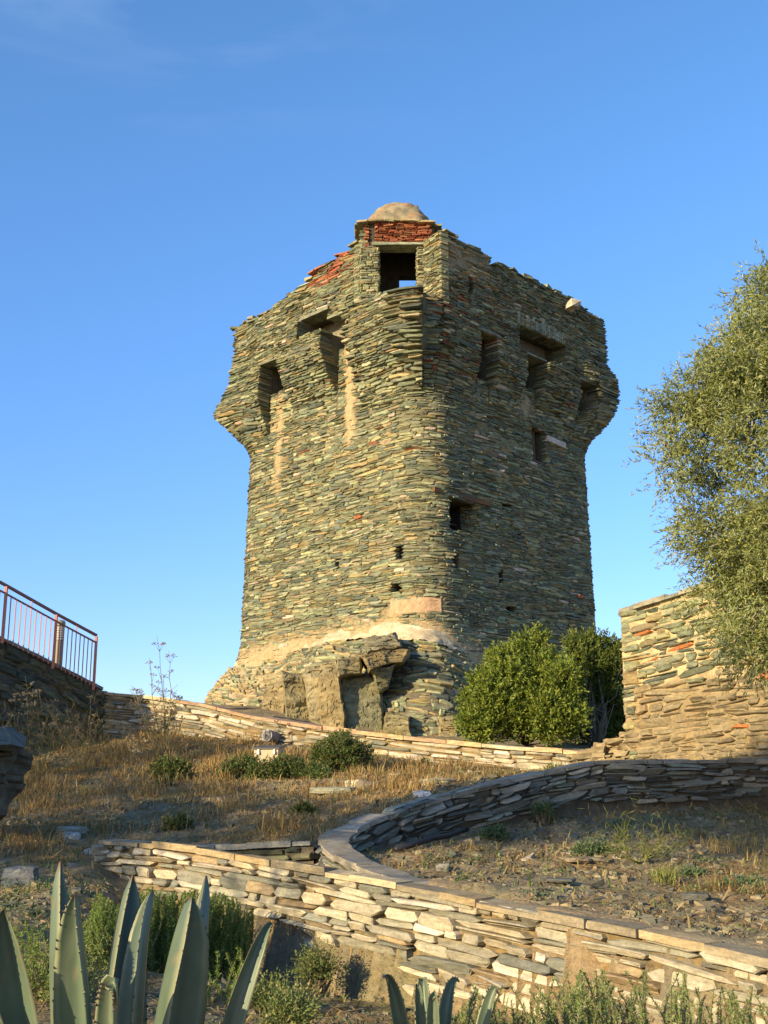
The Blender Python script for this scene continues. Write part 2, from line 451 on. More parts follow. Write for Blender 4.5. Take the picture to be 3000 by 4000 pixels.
LEFT = UL([(200, 3200, 13.5), (100, 3350, 10.8), (330, 3400, 10.2), (-300, 3250, 12), (0, 3600, 8.0), (-300, 3700, 7.0), (-900, 3300, 12)])
G1 = RBF(np.concatenate([W3B, lift(W2P[2:9], -.05, .25), lift(W6P, -.04, .2), LEFT,
    UL([(380, 2880, 23.9), (150, 2940, 22.6), (-200, 3020, 20.3), (700, 3000, 18.5), (300, 3060, 17), (1000, 3105, 15.5), (1500, 3050, 15.5), (1200, 3180, 13.2), (700, 3180, 13.2)])]))
G2 = RBF(np.concatenate([W2B, lift(W2P[9:12], -.10), lift(W1P[5:], .0, .2), UL([(1420, 3385, 9.9), (1550, 3440, 9.4), (2400, 3400, 9.6), (2900, 3450, 8.8), (1800, 3330, 10.3)])]))
G3 = RBF(np.concatenate([UL([(420, 3490, 10.5), (720, 3740, 9.8), (1200, 3880, 8.7), (1600, 3930, 8.0), (2000, 3990, 7.3), (2600, 4080, 6.4), (3000, 4160, 5.9)]), LEFT[4:6],
    [(0, 0, -1.65), (-1.2, 3.5, -1.6), (1.5, 3, -1.6), (4, 3, -1.5), (-6, 2, -1.3), (0, -8, -1.7), (-8, -2, -1.5), (8, -2, -1.6)]]))
G4 = RBF(np.concatenate([lift(W3P, -.16, .3), [(-8, 30, 1.3), (-3.9, 28.5, 2.0), (-4.5, 27, 1.6)], UL([(850, 2790, 27), (1600, 2885, 26.4), (2100, 2925, 22), (1300, 2870, 26)]),
    [(1, 35, 3.2), (1, 42, 2.4), (8, 30, 1.2), (9, 36, 1.5), (-6, 36, 1.5), (-8, 42, 1.0), (5, 24, .8), (6, 18, .5), (9, 12, .3)]]))
def fx(P, x):
    o = np.argsort(P[:, 0]); return np.interp(x, P[o, 0], P[o, 1])
XH = W2P[9, 0]
up_i, lo_i = W2P[:10], W2P[9:]
def ground_z(x, y):
    x = np.asarray(x, float); y = np.asarray(y, float)
    y1 = fx(W1P, x); yu = np.where(x > XH, fx(up_i, x), fx(W6P, x)); yl = np.where((x > XH) & (x < W2P[-1, 0]), fx(lo_i, x), y1); yl = np.maximum(yl, y1)
    y3 = fx(W3P, x)
    g1 = np.clip(G1(x, y), -1.6, 2.2); g2 = np.clip(G2(x, y), -1.3, .5); g3 = np.clip(G3(x, y), -1.8, -.5); g4 = np.clip(G4(x, y), -.2, 3.4)
    path = np.interp(x, W1P[:, 0], W1P[:, 2]) - .3
    z = np.where(y > y3, g4, g1)
    z = np.where((x > XH) & (y < yu), g2, z)
    z = np.where((y < yl) & (y >= y1) & (x < W2P[-1, 0]), path, z)
    z = np.where((x <= XH) & (y < yu) & (y >= y1) & (x > W1P[0, 0]), path, z)
    # open slope left of the front wall's end: blends from the front ground to the upper slope
    w = sstep(7.0, 10.2, y)
    zl = g3 * (1 - w) + g1 * w
    z = np.where((x < W1P[0, 0]) & (y < 14), zl, z)
    wx = sstep(-1.5, -2.75, x)
    z = np.where((y < y1) & (x >= W1P[0, 0]), g3 * (1 - wx) + zl * wx, z)
    # terrace behind the retaining wall on the left
    a, b = W4P[0], W4P[-1]
    side = (b[0] - a[0]) * (y - a[1]) - (b[1] - a[1]) * (x - a[0])
    xs = np.clip(y, W4P[-1, 1], W4P[0, 1])
    o = np.argsort(W4P[:, 1]); top = np.interp(xs, W4P[o, 1], W4P[o, 2]); xw = np.interp(xs, W4P[o, 1], W4P[o, 0])
    z = np.where((x < xw - .1) & (y > 17.5) & (y < 27.5), top - .12, z)
    # right: level behind the tall wall
    # the hill drops away beyond the tower
    r = np.maximum(0, np.hypot(x - 0, y - 22) - 24)
    return z - .11 * r - .0006 * np.minimum(r, 60) ** 2

def axis(lo, hi, st, far):
    a = np.arange(lo, hi, st); o = []
    v = st; e = 0
    while e < far: v *= 1.35; e += v; o.append(e)
    o = np.array(o); return np.concatenate([(lo - o)[::-1], a, hi + o])
gx, gy = axis(-9.5, 7.5, .075, 900), axis(2.2, 28, .085, 900)
GX, GY = np.meshgrid(gx, gy, indexing='ij')
GZ = ground_z(GX, GY)
near = ((np.abs(GX) < 12) & (GY > -5) & (GY < 30))
GZ = GZ + np.where(near, .05 * fbm(GX * .9, GY * .9, 11) + .035 * fbm(GX * 3.1, GY * 3.1, 17) + .02 * vnoise(GX * 9, GY * 9, 5), 0)
def grass_amount(x, y):
    """where the slope is covered by dry straw rather than broken slate"""
    y3 = fx(W3P, x); up = (y < y3) & (y > np.where(x > XH, fx(up_i, x), fx(W6P, x)))
    a = .40 + 1.1 * fbm(x * .7, y * .7, 31) + .5 * fbm(x * 2.3, y * 2.3, 36)
    a = a + np.where(up, .25 * sstep(12.0, 15.5, y) - .45 * sstep(0.3, 2.0, x), 0)
    g2 = (x > XH) & (y < fx(up_i, x)) & (y > fx(W1P, x))
    a = a + np.where(g2, -.30 + .35 * sstep(1.5, 3.2, x), 0)
    return np.clip(a, 0, 1)
GA = grass_amount(GX, GY)[..., None]
soil = np.array((.245, .180, .100)); straw = np.array((.27, .185, .082)); shale = np.array((.185, .158, .098))
nz = fbm(GX * 1.7, GY * 1.7, 41)[..., None]
gcol = soil * (1 - GA) + straw * GA
gcol = gcol + (shale - gcol) * np.clip(.35 + 1.3 * nz - GA * .4, 0, .9)
grn = np.clip(fbm(GX * 1.1, GY * 1.1, 77)[..., None] * 1.4 - .25, 0, .55)
gcol = gcol + (np.array((.13, .15, .05)) - gcol) * grn
g = mk('ground', np.stack([GX, GY, GZ], -1), [grid_faces(len(gx), len(gy))], M_GROUND, None, gcol, smooth=True)
tag(g, kind='structure')
def gz(x, y):
    x = np.asarray(x, float); y = np.asarray(y, float)
    return ground_z(x, y) + .05 * fbm(x * .9, y * .9, 11) + .035 * fbm(x * 3.1, y * 3.1, 17) + .02 * vnoise(x * 9, y * 9, 5)

# ------------------------------------------------------------------ low walls
def c_pale(s, t):      # sun-bleached cream and grey slabs
    n = len(s); P = np.array([(.43, .375, .25), (.35, .315, .215), (.25, .235, .165), (.50, .445, .335), (.28, .21, .115), (.20, .20, .15)])
    return .88 * P[rng.choice(6, n, p=(.32, .25, .16, .13, .05, .09))] * rng.uniform(.8, 1.15, (n, 1))
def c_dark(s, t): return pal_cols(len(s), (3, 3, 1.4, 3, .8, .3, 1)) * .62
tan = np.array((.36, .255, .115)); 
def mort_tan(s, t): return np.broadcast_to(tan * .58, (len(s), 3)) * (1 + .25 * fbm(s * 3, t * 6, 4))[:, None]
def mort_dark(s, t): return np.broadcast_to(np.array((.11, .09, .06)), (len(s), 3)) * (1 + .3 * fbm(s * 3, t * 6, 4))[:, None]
def const(v): return lambda s: np.full(np.shape(s), float(v))

def wall_thing(name, label, cat, P):
    return empty(name, tuple(P), label, cat)

# front wall: pale slabs above a stepped tan footing
L1 = Line(W1P, side=1)
if L1.N[len(L1.N) // 2][1] > 0: L1 = Line(W1P, side=-1)
fr = wall_thing('slate_wall', 'pale dry stone wall in the foreground with stepped earth footing and long sloping coping', 'wall', W1P[3])
def s_of(px):
    i = np.searchsorted(XPX1, px); return np.interp(px, XPX1, S1)
XPX1 = np.array([400, 560, 760, 1000, 1300, 1650, 2000, 2250, 2500, 2800, 3000, 3500, 4100.])
d1 = np.concatenate([[0], np.cumsum(np.linalg.norm(np.diff(W1P[:, :2], axis=0), axis=1))]); S1 = d1 / d1[-1] * L1.L
def H1(s):
    px = np.interp(s, S1, XPX1)
    return np.interp(px, [400, 640, 700, 1150, 1160, 1600, 1612, 2080, 2090, 2560, 2580, 4100], [.48, .46, .44, .40, .54, .48, .68, .60, .80, .78, .95, .95])
HG1 = lambda s: np.interp(np.interp(s, S1, XPX1), [400, 700, 1200, 2000, 3000, 4100], [.52, .78, .92, .78, .72, .7])
mb, mbb = MB(), MB()
def keep1(s, t):
    px = np.interp(s, S1, XPX1)
    return t < H1(s) - .02 - .03 * rng.random(len(s))
wall_face(mb, mbb, L1, 1, .0, lambda s: np.maximum(H1(s), .3), (.034, .088), (.12, .52), c_pale, mort_tan, protr=(-.012, .04), keep=keep1, depth=.13, gap=.012, rough=.006, bevel=.007, pin=.62, backoff=-.045, wave=.02, back_rough=.04)
mb.build('stone_face', M_STONE_NEAR, fr)
# the footing
nu, nv = 320, 26
SS, Q = np.meshgrid(np.linspace(0, L1.L, nu), np.linspace(0, 1, nv), indexing='ij')
P_, N_ = L1.at(SS); top_ = H1(SS) - .055; bot_ = HG1(SS) + .3
T_ = top_ + (bot_ - top_) * Q
o_ = -.085 + .155 * Q + .09 * fbm(SS * 2.2, T_ * 3, 9) * Q + .05 * fbm(SS * 9, T_ * 9, 10) * np.sqrt(Q)
o_ = np.where(Q < .02, -.05, o_)
V_ = P_ + N_ * o_[..., None]; V_[..., 2] = P_[..., 2] - T_
fc = tan * (1 + .35 * fbm(SS * 2, T_ * 3, 12))[..., None]
mk('footing', V_, [grid_faces(nu, nv)], M_MORTAR, fr, fc, smooth=True)
mbk = MB(); wall_face(MB(), mbk, L1, -1, .14, const(.35), (.06, .1), (.2, .5), c_pale, mort_tan)
mbb.V += mbk.V; mbb.C += mbk.C; mbb.F += [f + mbb.n for f in mbk.F]; mbb.n += mbk.n
P_, N_ = L1.at(np.array([0.0])); 
for k in range(7):
    mb2 = None
mbb.build('mortar_core', M_MORTAR, fr, smooth=True)
mb = MB(); cap_slabs(mb, L1, .010, .12, .034, (.2, .62), lambda: np.array(random.choice([(.34, .26, .14), (.28, .22, .12), (.40, .32, .19), (.24, .20, .125)])) * random.uniform(.85, 1.1))
mb.build('coping', M_STONE_NEAR, fr)
mb = MB()
z = W1P[0][2] - .03
while z > W1P[0][2] - .55:
    h = random.uniform(.05, .09)
    mb.box((W1P[0][0] - .02 + random.uniform(-.02, .02), W1P[0][1] + .08, z - h / 2), .14, .2 + random.uniform(-.03, .03), h - .006, c_pale([0], 0)[0] * .8, rz=.3, jit=.012)
    z -= h
mb.build('end_quoins', M_STONE_NEAR, fr)

def c_hair(s, t):
    P = np.array([(.105, .102, .080), (.140, .132, .100), (.078, .078, .062), (.185, .165, .122), (.120, .125, .090)])
    return P[rng.choice(5, len(s), p=(.3, .25, .22, .1, .13))] * 1.75 * rng.uniform(.75, 1.25, (len(s), 1))
# hairpin wall
L2 = Line(W2P, side=1)            # +N = outer (uphill) side
if L2.N[10][1] < 0: L2 = Line(W2P, side=-1)
hp = wall_thing('slate_wall', 'dark shaded dry stone wall bending in a tight hairpin, with a smooth grey mortared top', 'wall', W2P[9])
d2 = np.concatenate([[0], np.cumsum(np.linalg.norm(np.diff(W2P[:, :2], axis=0), axis=1))])
hin = np.array([.48, .52, .56, .60, .52, .44, .36, .30, .24, .20, .12, .10, .10, .10, .10]); hout = np.array([.1, .1, .1, .1, .1, .1, .1, .12, .25, .36, .42, .42, .4, .4, .4])
Hin = lambda s: np.interp(s, d2 / d2[-1] * L2.L, hin); Hout = lambda s: np.interp(s, d2 / d2[-1] * L2.L, hout)
mb, mbb = MB(), MB()
def keep_plast(s, t):             # earthy mortar patches along the foot
    return ~((t > Hin(s) * .66 + .12 * fbm(s * 1.2, t * 0, 3)) & (s < d2[5]))
wall_face(mb, mbb, L2, -1, .10, Hin, (.028, .082), (.10, .42), c_hair, mort_dark, protr=(-.015, .06), keep=keep_plast, depth=.12, slope=.065, wave=.03, bevel=.007, pin=.5, jq=.22, tilt=.02)
wall_face(mb, mbb, L2, 1, .10, Hout, (.028, .082), (.10, .42), c_hair, mort_dark, protr=(-.01, .04), depth=.12, slope=.05)
mb.build('stone_face', M_STONE_NEAR, hp)
mbb.build('mortar_core', M_MORTAR, hp, smooth=True)
mb = MB(); cap_slabs(mb, L2, .105, .105, .03, (.14, .42), lambda: np.array(random.choice([(.25, .225, .17), (.20, .185, .14), (.28, .25, .19)])) * random.uniform(.8, 1.15), over=.025)
mb.build('coping', M_STONE_NEAR, hp)

# short dark wall behind the front wall
L6 = Line(W6P, side=1)
if L6.N[5][1] > 0: L6 = Line(W6P, side=-1)
o6 = wall_thing('slate_wall', 'short low dark slate wall in shade just behind the left part of the foreground wall', 'wall', W6P[2])
mb, mbb = MB(), MB()
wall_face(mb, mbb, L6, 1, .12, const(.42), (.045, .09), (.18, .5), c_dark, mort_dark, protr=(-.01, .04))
mb.build('stone_face', M_STONE_NEAR, o6); mbb.build('mortar_core', M_MORTAR, o6, smooth=True)
mb = MB(); cap_slabs(mb, L6, .13, .12, .03, (.3, .7), lambda: np.array((.24, .23, .18)) * random.uniform(.8, 1.1)); mb.build('coping', M_STONE_NEAR, o6)

# ramp wall below the tower
L3 = Line(W3P, side=1)
if L3.N[5][1] > 0: L3 = Line(W3P, side=-1)
o3 = wall_thing('slate_wall', 'long low pale slate wall with slab coping climbing left below the tower', 'wall', W3P[4])
d3 = np.concatenate([[0], np.cumsum(np.linalg.norm(np.diff(W3P[:, :2], axis=0), axis=1))]); d3 = d3 / d3[-1] * L3.L
h3 = np.array([.95, .82, .66, .48, .50, .48, .42, .36, .22])
H3 = lambda s: np.interp(s, d3, h3) + .06
mb, mbb = MB(), MB()
wall_face(mb, mbb, L3, 1, .17, H3, (.05, .105), (.2, .75), c_pale, mort_tan, protr=(-.015, .05), depth=.2, gap=.018, bevel=.014)
mb.build('stone_face', M_STONE, o3); mbb.build('mortar_core', M_MORTAR, o3, smooth=True)
mb = MB(); cap_slabs(mb, L3, .2, .18, .055, (.45, 1.1), lambda: np.array(random.choice([(.44, .31, .16), (.40, .33, .2), (.36, .24, .14)])) * random.uniform(.85, 1.1), over=.03)
mb.build('coping', M_STONE, o3)

# retaining wall with the railing
L4 = Line(W4P, side=1)
if L4.N[5][0] < 0: L4 = Line(W4P, side=-1)
o4 = wall_thing('retaining_wall', 'dark rubble retaining wall in shade under the metal railing', 'wall', W4P[0])
mb, mbb = MB(), MB()
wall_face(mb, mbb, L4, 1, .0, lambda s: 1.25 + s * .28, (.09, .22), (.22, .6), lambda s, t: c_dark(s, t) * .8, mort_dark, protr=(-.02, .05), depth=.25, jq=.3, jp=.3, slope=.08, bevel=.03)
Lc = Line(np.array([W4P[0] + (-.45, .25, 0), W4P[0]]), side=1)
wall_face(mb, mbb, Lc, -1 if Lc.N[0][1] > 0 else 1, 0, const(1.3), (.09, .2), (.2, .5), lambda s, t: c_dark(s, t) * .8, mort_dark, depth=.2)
mb.build('stone_face', M_STONE, o4); mbb.build('mortar_core', M_MORTAR, o4, smooth=True)
mb = MB(); cap_slabs(mb, L4, .05, .42, .05, (.4, .9), lambda: np.array((.2, .19, .16)) * random.uniform(.8, 1.1)); mb.build('coping', M_STONE, o4)

# tall mortared wall on the right
L5 = Line(W5P, side=1)
if L5.N[5][0] > 0: L5 = Line(W5P, side=-1)
o5 = wall_thing('mortared_wall', 'tall sunlit wall on the right of grey stones set in thick cream mortar', 'wall', W5P[0])
H5 = lambda s: 2.62 + .0 * s + s * .13
def c_w5(s, t):
    c = pal_cols(len(s), (4, 4, 3, 1.2, 1.6, .5, .5)) * .95
    low = (t > 1.15 + .25 * fbm(s * 1.5, t, 2)) & (s > .25 + .3 * fbm(t * 2, s, 5))
    c[low] = np.array((.225, .18, .098)) * rng.uniform(.7, 1.15, (low.sum(), 1))
    r = rng.random(len(s)) < .012
    c[r] = (.40, .15, .05)
    return c
def m_w5(s, t):
    low = sstep(1.0, 1.35, t + .2 * fbm(s * 1.5, t, 2))[:, None]
    c = np.array((.47, .36, .185)) * (1 - low) + np.array((.27, .205, .105)) * low
    return c * (1 + .2 * fbm(s * 4, t * 6, 4))[:, None]
mb, mbb = MB(), MB()
wall_face(mb, mbb, L5, 1, 0.0, H5, (.05, .125), (.22, .75), c_w5, m_w5, protr=(.0, .045), depth=.3, gap=.016, backoff=-.010, back_rough=.022, bevel=.014, jp=.2, jq=.18, slope=.04, wave=.05, pin=.6,
          keep=lambda s, t: rng.random(len(s)) > .03)
mb.build('stone_face', M_STONE, o5)
# end and back
P0, N0 = L5.at(np.array([0.0])); tdir = np.array([L5.P[3][0] - L5.P[0][0], L5.P[3][1] - L5.P[0][1], 0]); tdir /= np.linalg.norm(tdir)
Le = Line(np.array([P0[0] - N0[0] * .6, P0[0]]), side=1)
if (Le.N[0] @ tdir[:2]) > 0: Le = Line(np.array([P0[0] - N0[0] * .6, P0[0]]), side=-1)
mbE = MB()
wall_face(mbE, mbb, Le, 1, 0.0, const(2.62), (.08, .16), (.2, .45), c_w5, m_w5, protr=(-.01, .05), depth=.2, gap=.025, backoff=.0)
mbE.build('end_quoins', M_STONE, o5)
wall_face(MB(), mbb, L5, -1, .6, H5, (.1, .2), (.3, .6), c_w5, m_w5)
mbb.build('mortar_core', M_MORTAR, o5, smooth=True)
mb = MB(); cap_slabs(mb, L5, .03, .6, .05, (.3, .8), lambda: np.array(random.choice([(.2, .2, .15), (.26, .24, .16), (.34, .28, .18)])) * random.uniform(.8, 1.1), over=.03); mb.build('coping', M_STONE, o5)
# sloping rubble toe at the near left foot
mb = MB()
toe = [U(2330, 2905, 17.6), U(2440, 2840, 17.2)]
for k in range(80):
    q = random.random(); w = random.random()
    c = np.array(W5P[0]) * 1.0; x = c[0] - .62 + .75 * q; zt = U(0, 2925 - 72 * q ** 1.3, 17.3)[2]
    zz = zt - w * .5
    mb.box((x, 17.3 - .25 * w + random.uniform(-.1, .1), zz - .05), random.uniform(.14, .34), .4, random.uniform(.05, .09), np.array((.27, .215, .12)) * random.uniform(.7, 1.15), rz=random.uniform(-.5, .2), jit=.03)
mb.build('rubble_toe', M_STONE, o5)

for w_ in (fr, hp, o6, o3, o4, o5):           # wall parts were laid in place: seat them under their wall
    for ch_ in COL.objects:
        if ch_.parent == w_: ch_.location = -w_.location

# ------------------------------------------------------------------ the tower
TC = np.array([1.05, 34.9])
def t_surf(S, z):
    """rounded square plan; S in metres, 8 to a face: 0 left corner, 8 front corner, 16 right corner"""
    S = np.mod(np.asarray(S, float), 32.0); z = np.asarray(z, float)
    a = 4.14 - .021 * (z - 4) + .25 * np.clip(4.2 - z, 0, 1) * .6
    r = np.interp(z, [0, 10.5, 12.2, 20], [1.15, 1.0, .5, .4])
    k = np.floor(S / 8); q = S / 8 - k
    arc = np.pi / 4 * r; st = 2 * (a - r); l = q * (2 * arc + st)
    th = np.where(l < arc, -(np.pi / 4) + l / r, np.where(l > arc + st, (l - arc - st) / r, 0))
    x = np.where(l < arc, -(a - r) + r * np.sin(th), np.where(l > arc + st, (a - r) + r * np.sin(th), l - arc - (a - r)))
    y = -(a - r) - r * np.cos(th)
    ang = R(-45) + k * np.pi / 2; c, s = np.cos(ang), np.sin(ang)
    nx, ny = np.sin(th), -np.cos(th)
    return (np.stack([TC[0] + c * x - s * y, TC[1] + s * x + c * y, z], -1), np.stack([c * nx - s * ny, s * nx + c * ny, 0 * z], -1))
def t_theta(S, z):
    S = np.mod(S, 32.0); a = 4.14 - .021 * (z - 4); r = np.interp(z, [0, 10.5, 12.2, 20], [1.15, 1.0, .5, .4])
    q = S / 8 - np.floor(S / 8); arc = np.pi / 4 * r; st = 2 * (a - r); l = q * (2 * arc + st)
    return np.where(l < arc, np.pi / 4 - l / r, np.where(l > arc + st, (l - arc - st) / r, 0.0)), r
def topz(S):
    S = np.mod(S, 32.0)
    t = np.interp(S, [0, 1.2, 2.34, 2.5, 3.46, 3.66, 3.74, 5.57, 5.98, 6.0, 8.33, 8.36, 10.40, 10.44, 10.74, 10.8, 12.8, 15, 16, 20, 24, 28, 32],
                  [14.5, 14.42, 14.58, 14.66, 14.8, 14.82, 14.98, 15.3, 15.3, 13.05, 13.05, 15.1, 15.06, 14.72, 14.7, 15.0, 14.88, 14.92, 14.75, 14.9, 14.6, 14.9, 14.5])
    return t
HOLES = [  # S0, S1, z0, z1, depth
    (1.42, 2.5, 11.9, 12.72, .6), (3.5, 4.6, 12.98, 13.6, .5), (4.66, 5.7, 12.5, 13.32, .5),
    (9.45, 9.6, 13.55, 14.05, .5), (9.92, 10.68, 11.3, 12.56, .7), (11.75, 14.1, 12.45, 13.27, 1.0), (12.1, 13.0, 11.6, 12.46, .6), (14.85, 15.55, 11.5, 12.3, .6),
    (12.76, 13.4, 9.4, 10.42, .55), (8.85, 10.1, 6.7, 7.58, .95),
    (7.12, 7.36, 5.9, 6.2, .4), (8.98, 9.14, 5.65, 6.1, .4), (10.9, 11.04, 5.5, 5.9, .4), (6.98, 7.3, 5.0, 5.25, .4), (4.7, 4.86, 5.95, 6.2, .3), (11.15, 11.6, 7.68, 7.82, .3), (11.8, 12.1, 6.88, 7.02, .3), (11.15, 11.55, 4.72, 4.88, .3)]
SLOTS = [(1.42, 2.55, 9.5, 12.72), (4.62, 5.75, 9.5, 13.34), (9.92, 10.68, 9.5, 12.56), (12.1, 13.0, 9.5, 12.5), (14.85, 15.6, 9.5, 12.3)]
def plane_d(S, z):
    S = np.mod(S, 32.0)
    fl = .45 * sstep(10.5, 12.0, z)
    d = fl + 0 * S
    lc = np.interp(z, [10.1, 11.4, 11.55, 12.6, 14.7], [0, .62, .67, .32, .27])
    rc = np.interp(z, [10.1, 11, 12, 12.7, 13.2, 15], [0, .30, .63, .63, .43, .42])
    lw = 1 - sstep(.3, 1.4, S); d = np.where(S < 1.42, lc * lw + np.maximum(fl, np.interp(z, [10.4, 11.6, 12.6], [0, .5, .45])) * (1 - lw), d)
    d = np.where((S >= 2.55) & (S < 4.62), np.interp(z, [11.1, 11.75, 12.4, 13.5, 13.62, 16], [0, .45, .75, .72, .45, .45]), d)
    bx = np.interp(z, [10.3, 11.1, 12.0, 13.2], [0, .38, .93, 1.0]); bw = sstep(5.75, 6.0, S)
    d = np.where((S >= 5.75) & (S < 8), np.where(z < 13.1, bx * bw + fl * (1 - bw), .45), d)
    d = np.where((S >= 8) & (S < 8.34), np.where(z < 13.1, .36 * sstep(10.5, 12, z), .45), d)
    d = np.where((S >= 13) & (S < 14.1) & (z < 13), np.interp(z, [11.0, 11.6, 12.4, 13], [0, .3, .62, .5]), d)
    rw = sstep(14.4, 15.8, S) * (S < 16) + (S >= 16) * (1 - sstep(16.2, 18, S)); d = d * (1 - rw) + rc * rw
    lw = sstep(30.3, 31.7, S); d = d * (1 - lw) + lc * lw
    for a, b, z0, z1 in SLOTS:
        d = np.where((S > a) & (S < b) & (z < z1) & (z > z0), 0.0, d)
    return d
def t_off(S, z):
    S = np.asarray(S, float); z = np.asarray(z, float) + 0 * S
    d = plane_d(S, z); th, r = t_theta(S, z)
    k = np.round(np.mod(S, 32.0) / 8) * 8
    dl, dr = plane_d(k - .02, z), plane_d(k + .02, z)
    left = np.mod(S, 32.0) - k < 0
    d0 = np.where(left, dl, dr); d1 = np.where(left, dr, dl)
    with np.errstate(divide='ignore', invalid='ignore'):
        c = np.minimum((r + d0) / np.cos(th), np.where(th > .02, (r + d1) / np.sin(th), 99.)) - r
    sharp = np.clip(sstep(10.3, 11.6, z), 0, 1)
    return np.where(th > .001, c * sharp + d * (1 - sharp), d)
def in_hole(S, z, m=0.0):
    S = np.mod(S, 32.0); h = np.zeros(np.shape(S))
    for a, b, z0, z1, dp in HOLES:
        h = np.where((S > a - m) & (S < b + m) & (z > z0 - m) & (z < z1 + m), dp, h)
    return h
def band(S): return np.interp(np.mod(S, 32.), [0, 2.5, 5, 7, 8.6, 12, 32], [3.7, 4.05, 4.15, 4.25, 4.0, 3.0, 2.6])
def w_pale(S, z):
    """how much pale lime mortar shows"""
    Sm = np.mod(S, 32.)
    b = 1 - sstep(-.35, .55, z - band(S) + .35 * fbm(S * 1.3, z * 2, 21))
    b = b * (Sm < 10.5)
    st = sstep(.0, .25, .33 - np.abs(Sm - 5.15 + .2 * fbm(z * 1.2, S * 0, 8))) * sstep(8.9, 9.8, z) * (z < 12.6)
    st2 = sstep(.0, .25, .30 - np.abs(Sm - 1.9)) * sstep(8.0, 9.4, z) * (z < 11.8) * .8
    pl = sstep(.0, .25, z - 13.95 - .35 * fbm(S * 2, z * 2, 6)) * (Sm > 8.4) * (Sm < 10.42)
    pt = (Sm > 6.95) * (Sm < 8.5) * (z > 4.42) * (z < 4.80)
    hz = sstep(.1, .35, .55 - np.hypot((Sm - 12.5) * .8, (z - 11.1) * .7) + .3 * fbm(S * 2, z * 2, 14))
    return np.clip(np.maximum.reduce([b, st, st2, pl, pt * 1., hz * .8]), 0, 1)
def c_tower(S, z):
    n = len(S); Sm = np.mod(S, 32.)
    c = pal_cols(n, (4, 4, 3.4, 2.8, 1.5, .45, 1.5), .25)
    hi = sstep(10.8, 12.5, z)[:, None]; c = c * (1 - .12 * hi)
    w = w_pale(S, z); pw = (rng.random(n) < w * .55)
    c[pw] = np.array((.37, .27, .13)) * rng.uniform(.7, 1.25, (pw.sum(), 1))
    pk = (Sm > 6.95) & (Sm < 8.5) & (z > 4.42) & (z < 4.80); c[pk] = np.array((.40, .25, .14)) * rng.uniform(.85, 1.1, (pk.sum(), 1))
    pr = np.full(n, .0015)
    pr = np.where((Sm > 3.7) & (Sm < 5.6) & (z > topz(S) - .62), .62, pr)
    pr = np.where((Sm > 7.9) & (Sm < 9.0) & (z > 11.0) & (z < 14.3), .09, pr)
    pr = np.where((Sm > 9.0) & (Sm < 11.2) & (z > 10.7) & (z < 14.3), .045, pr)
    rd = rng.random(n) < pr; c[rd] = np.array((.28, .10, .048)) * rng.uniform(.55, 1.2, (rd.sum(), 1)) * rng.uniform(.9, 1.15, (rd.sum(), 3))
    pp = rng.random(n) < .012; c[pp] = np.array((.48, .36, .26)) * rng.uniform(.8, 1.1, (pp.sum(), 1))
    return c
tower = empty('stone_tower', (TC[0], TC[1], 2.6), 'old square slate watchtower with corbelled battlements and a small domed turret at its front corner', 'tower')
TOFF = Vector(tower.location)

# rubble core (seen between the slabs, in the slots and in the window reveals)
nS, nZ = 32 * 22, 250
Sg, Zg = np.meshgrid(np.linspace(0, 32, nS + 1), np.linspace(1.6, 15.4, nZ), indexing='ij')
Zc = np.minimum(Zg, topz(Sg))
P_, N_ = t_surf(Sg, Zc)
o_ = np.minimum.reduce([t_off(Sg + a_, np.minimum(Zc + b_, 15.5)) for a_ in (-.07, 0, .07) for b_ in (-.06, 0, .06)]) - .032 + .03 * fbm(Sg * 4, Zc * 6, 3)
wp = w_pale(Sg, Zc); o_ = o_ + .034 * wp * (Zc < 13)
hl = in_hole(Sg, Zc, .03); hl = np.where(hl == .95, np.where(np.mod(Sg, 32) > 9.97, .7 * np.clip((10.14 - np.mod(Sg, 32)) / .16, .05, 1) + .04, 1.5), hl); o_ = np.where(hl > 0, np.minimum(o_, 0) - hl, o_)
Vt = P_ + N_ * o_[..., None]
cc = np.array((.15, .13, .072)) * (1 - wp[..., None]) + np.array((.36, .27, .14)) * (1 - .28 * sstep(13, 14, Zc))[..., None] * wp[..., None]
cc = np.where(((np.mod(Sg, 32) > 6.95) & (np.mod(Sg, 32) < 8.5) & (Zc > 4.4) & (Zc < 4.82))[..., None], np.array((.42, .27, .15)), cc)
cc = np.where((hl > 0)[..., None], np.array((.05, .045, .035)), cc)  # inside the openings the core is coloured dark, shade put into the colour
Vt = Vt.reshape(-1, 3); Ft = grid_faces(nS + 1, nZ)
# parapet top, inner face, terrace
Sr = np.linspace(0, 32, nS + 1); tz = topz(Sr)
Po, No = t_surf(Sr, tz); oo = t_off(Sr, np.minimum(tz, 14.5))
Ri = Po + No * (np.minimum(oo, .45) - .75)[:, None]; Rl = Ri.copy(); Rl[:, 2] = 12.98
b0 = len(Vt); top_i = np.arange(nS + 1) * nZ + nZ - 1
i = np.arange(nS)
Fx = [np.stack([top_i[i], top_i[i + 1], b0 + i + 1, b0 + i], -1), np.stack([b0 + i, b0 + i + 1, b0 + nS + 1 + i + 1, b0 + nS + 1 + i], -1)]
cen = np.array([[TC[0], TC[1], 12.98]])
Fy = np.stack([b0 + nS + 1 + i, b0 + nS + 1 + i + 1, np.full(nS, b0 + 2 * (nS + 1))], -1)
Vt = np.concatenate([Vt, Ri, Rl, cen]); Ct = np.concatenate([cc.reshape(-1, 3), np.tile((.2, .18, .12), (2 * (nS + 1) + 1, 1))])
core = mk('rubble_core', Vt - np.array(TOFF), [Ft] + Fx + [Fy], M_MORTAR, tower, Ct)

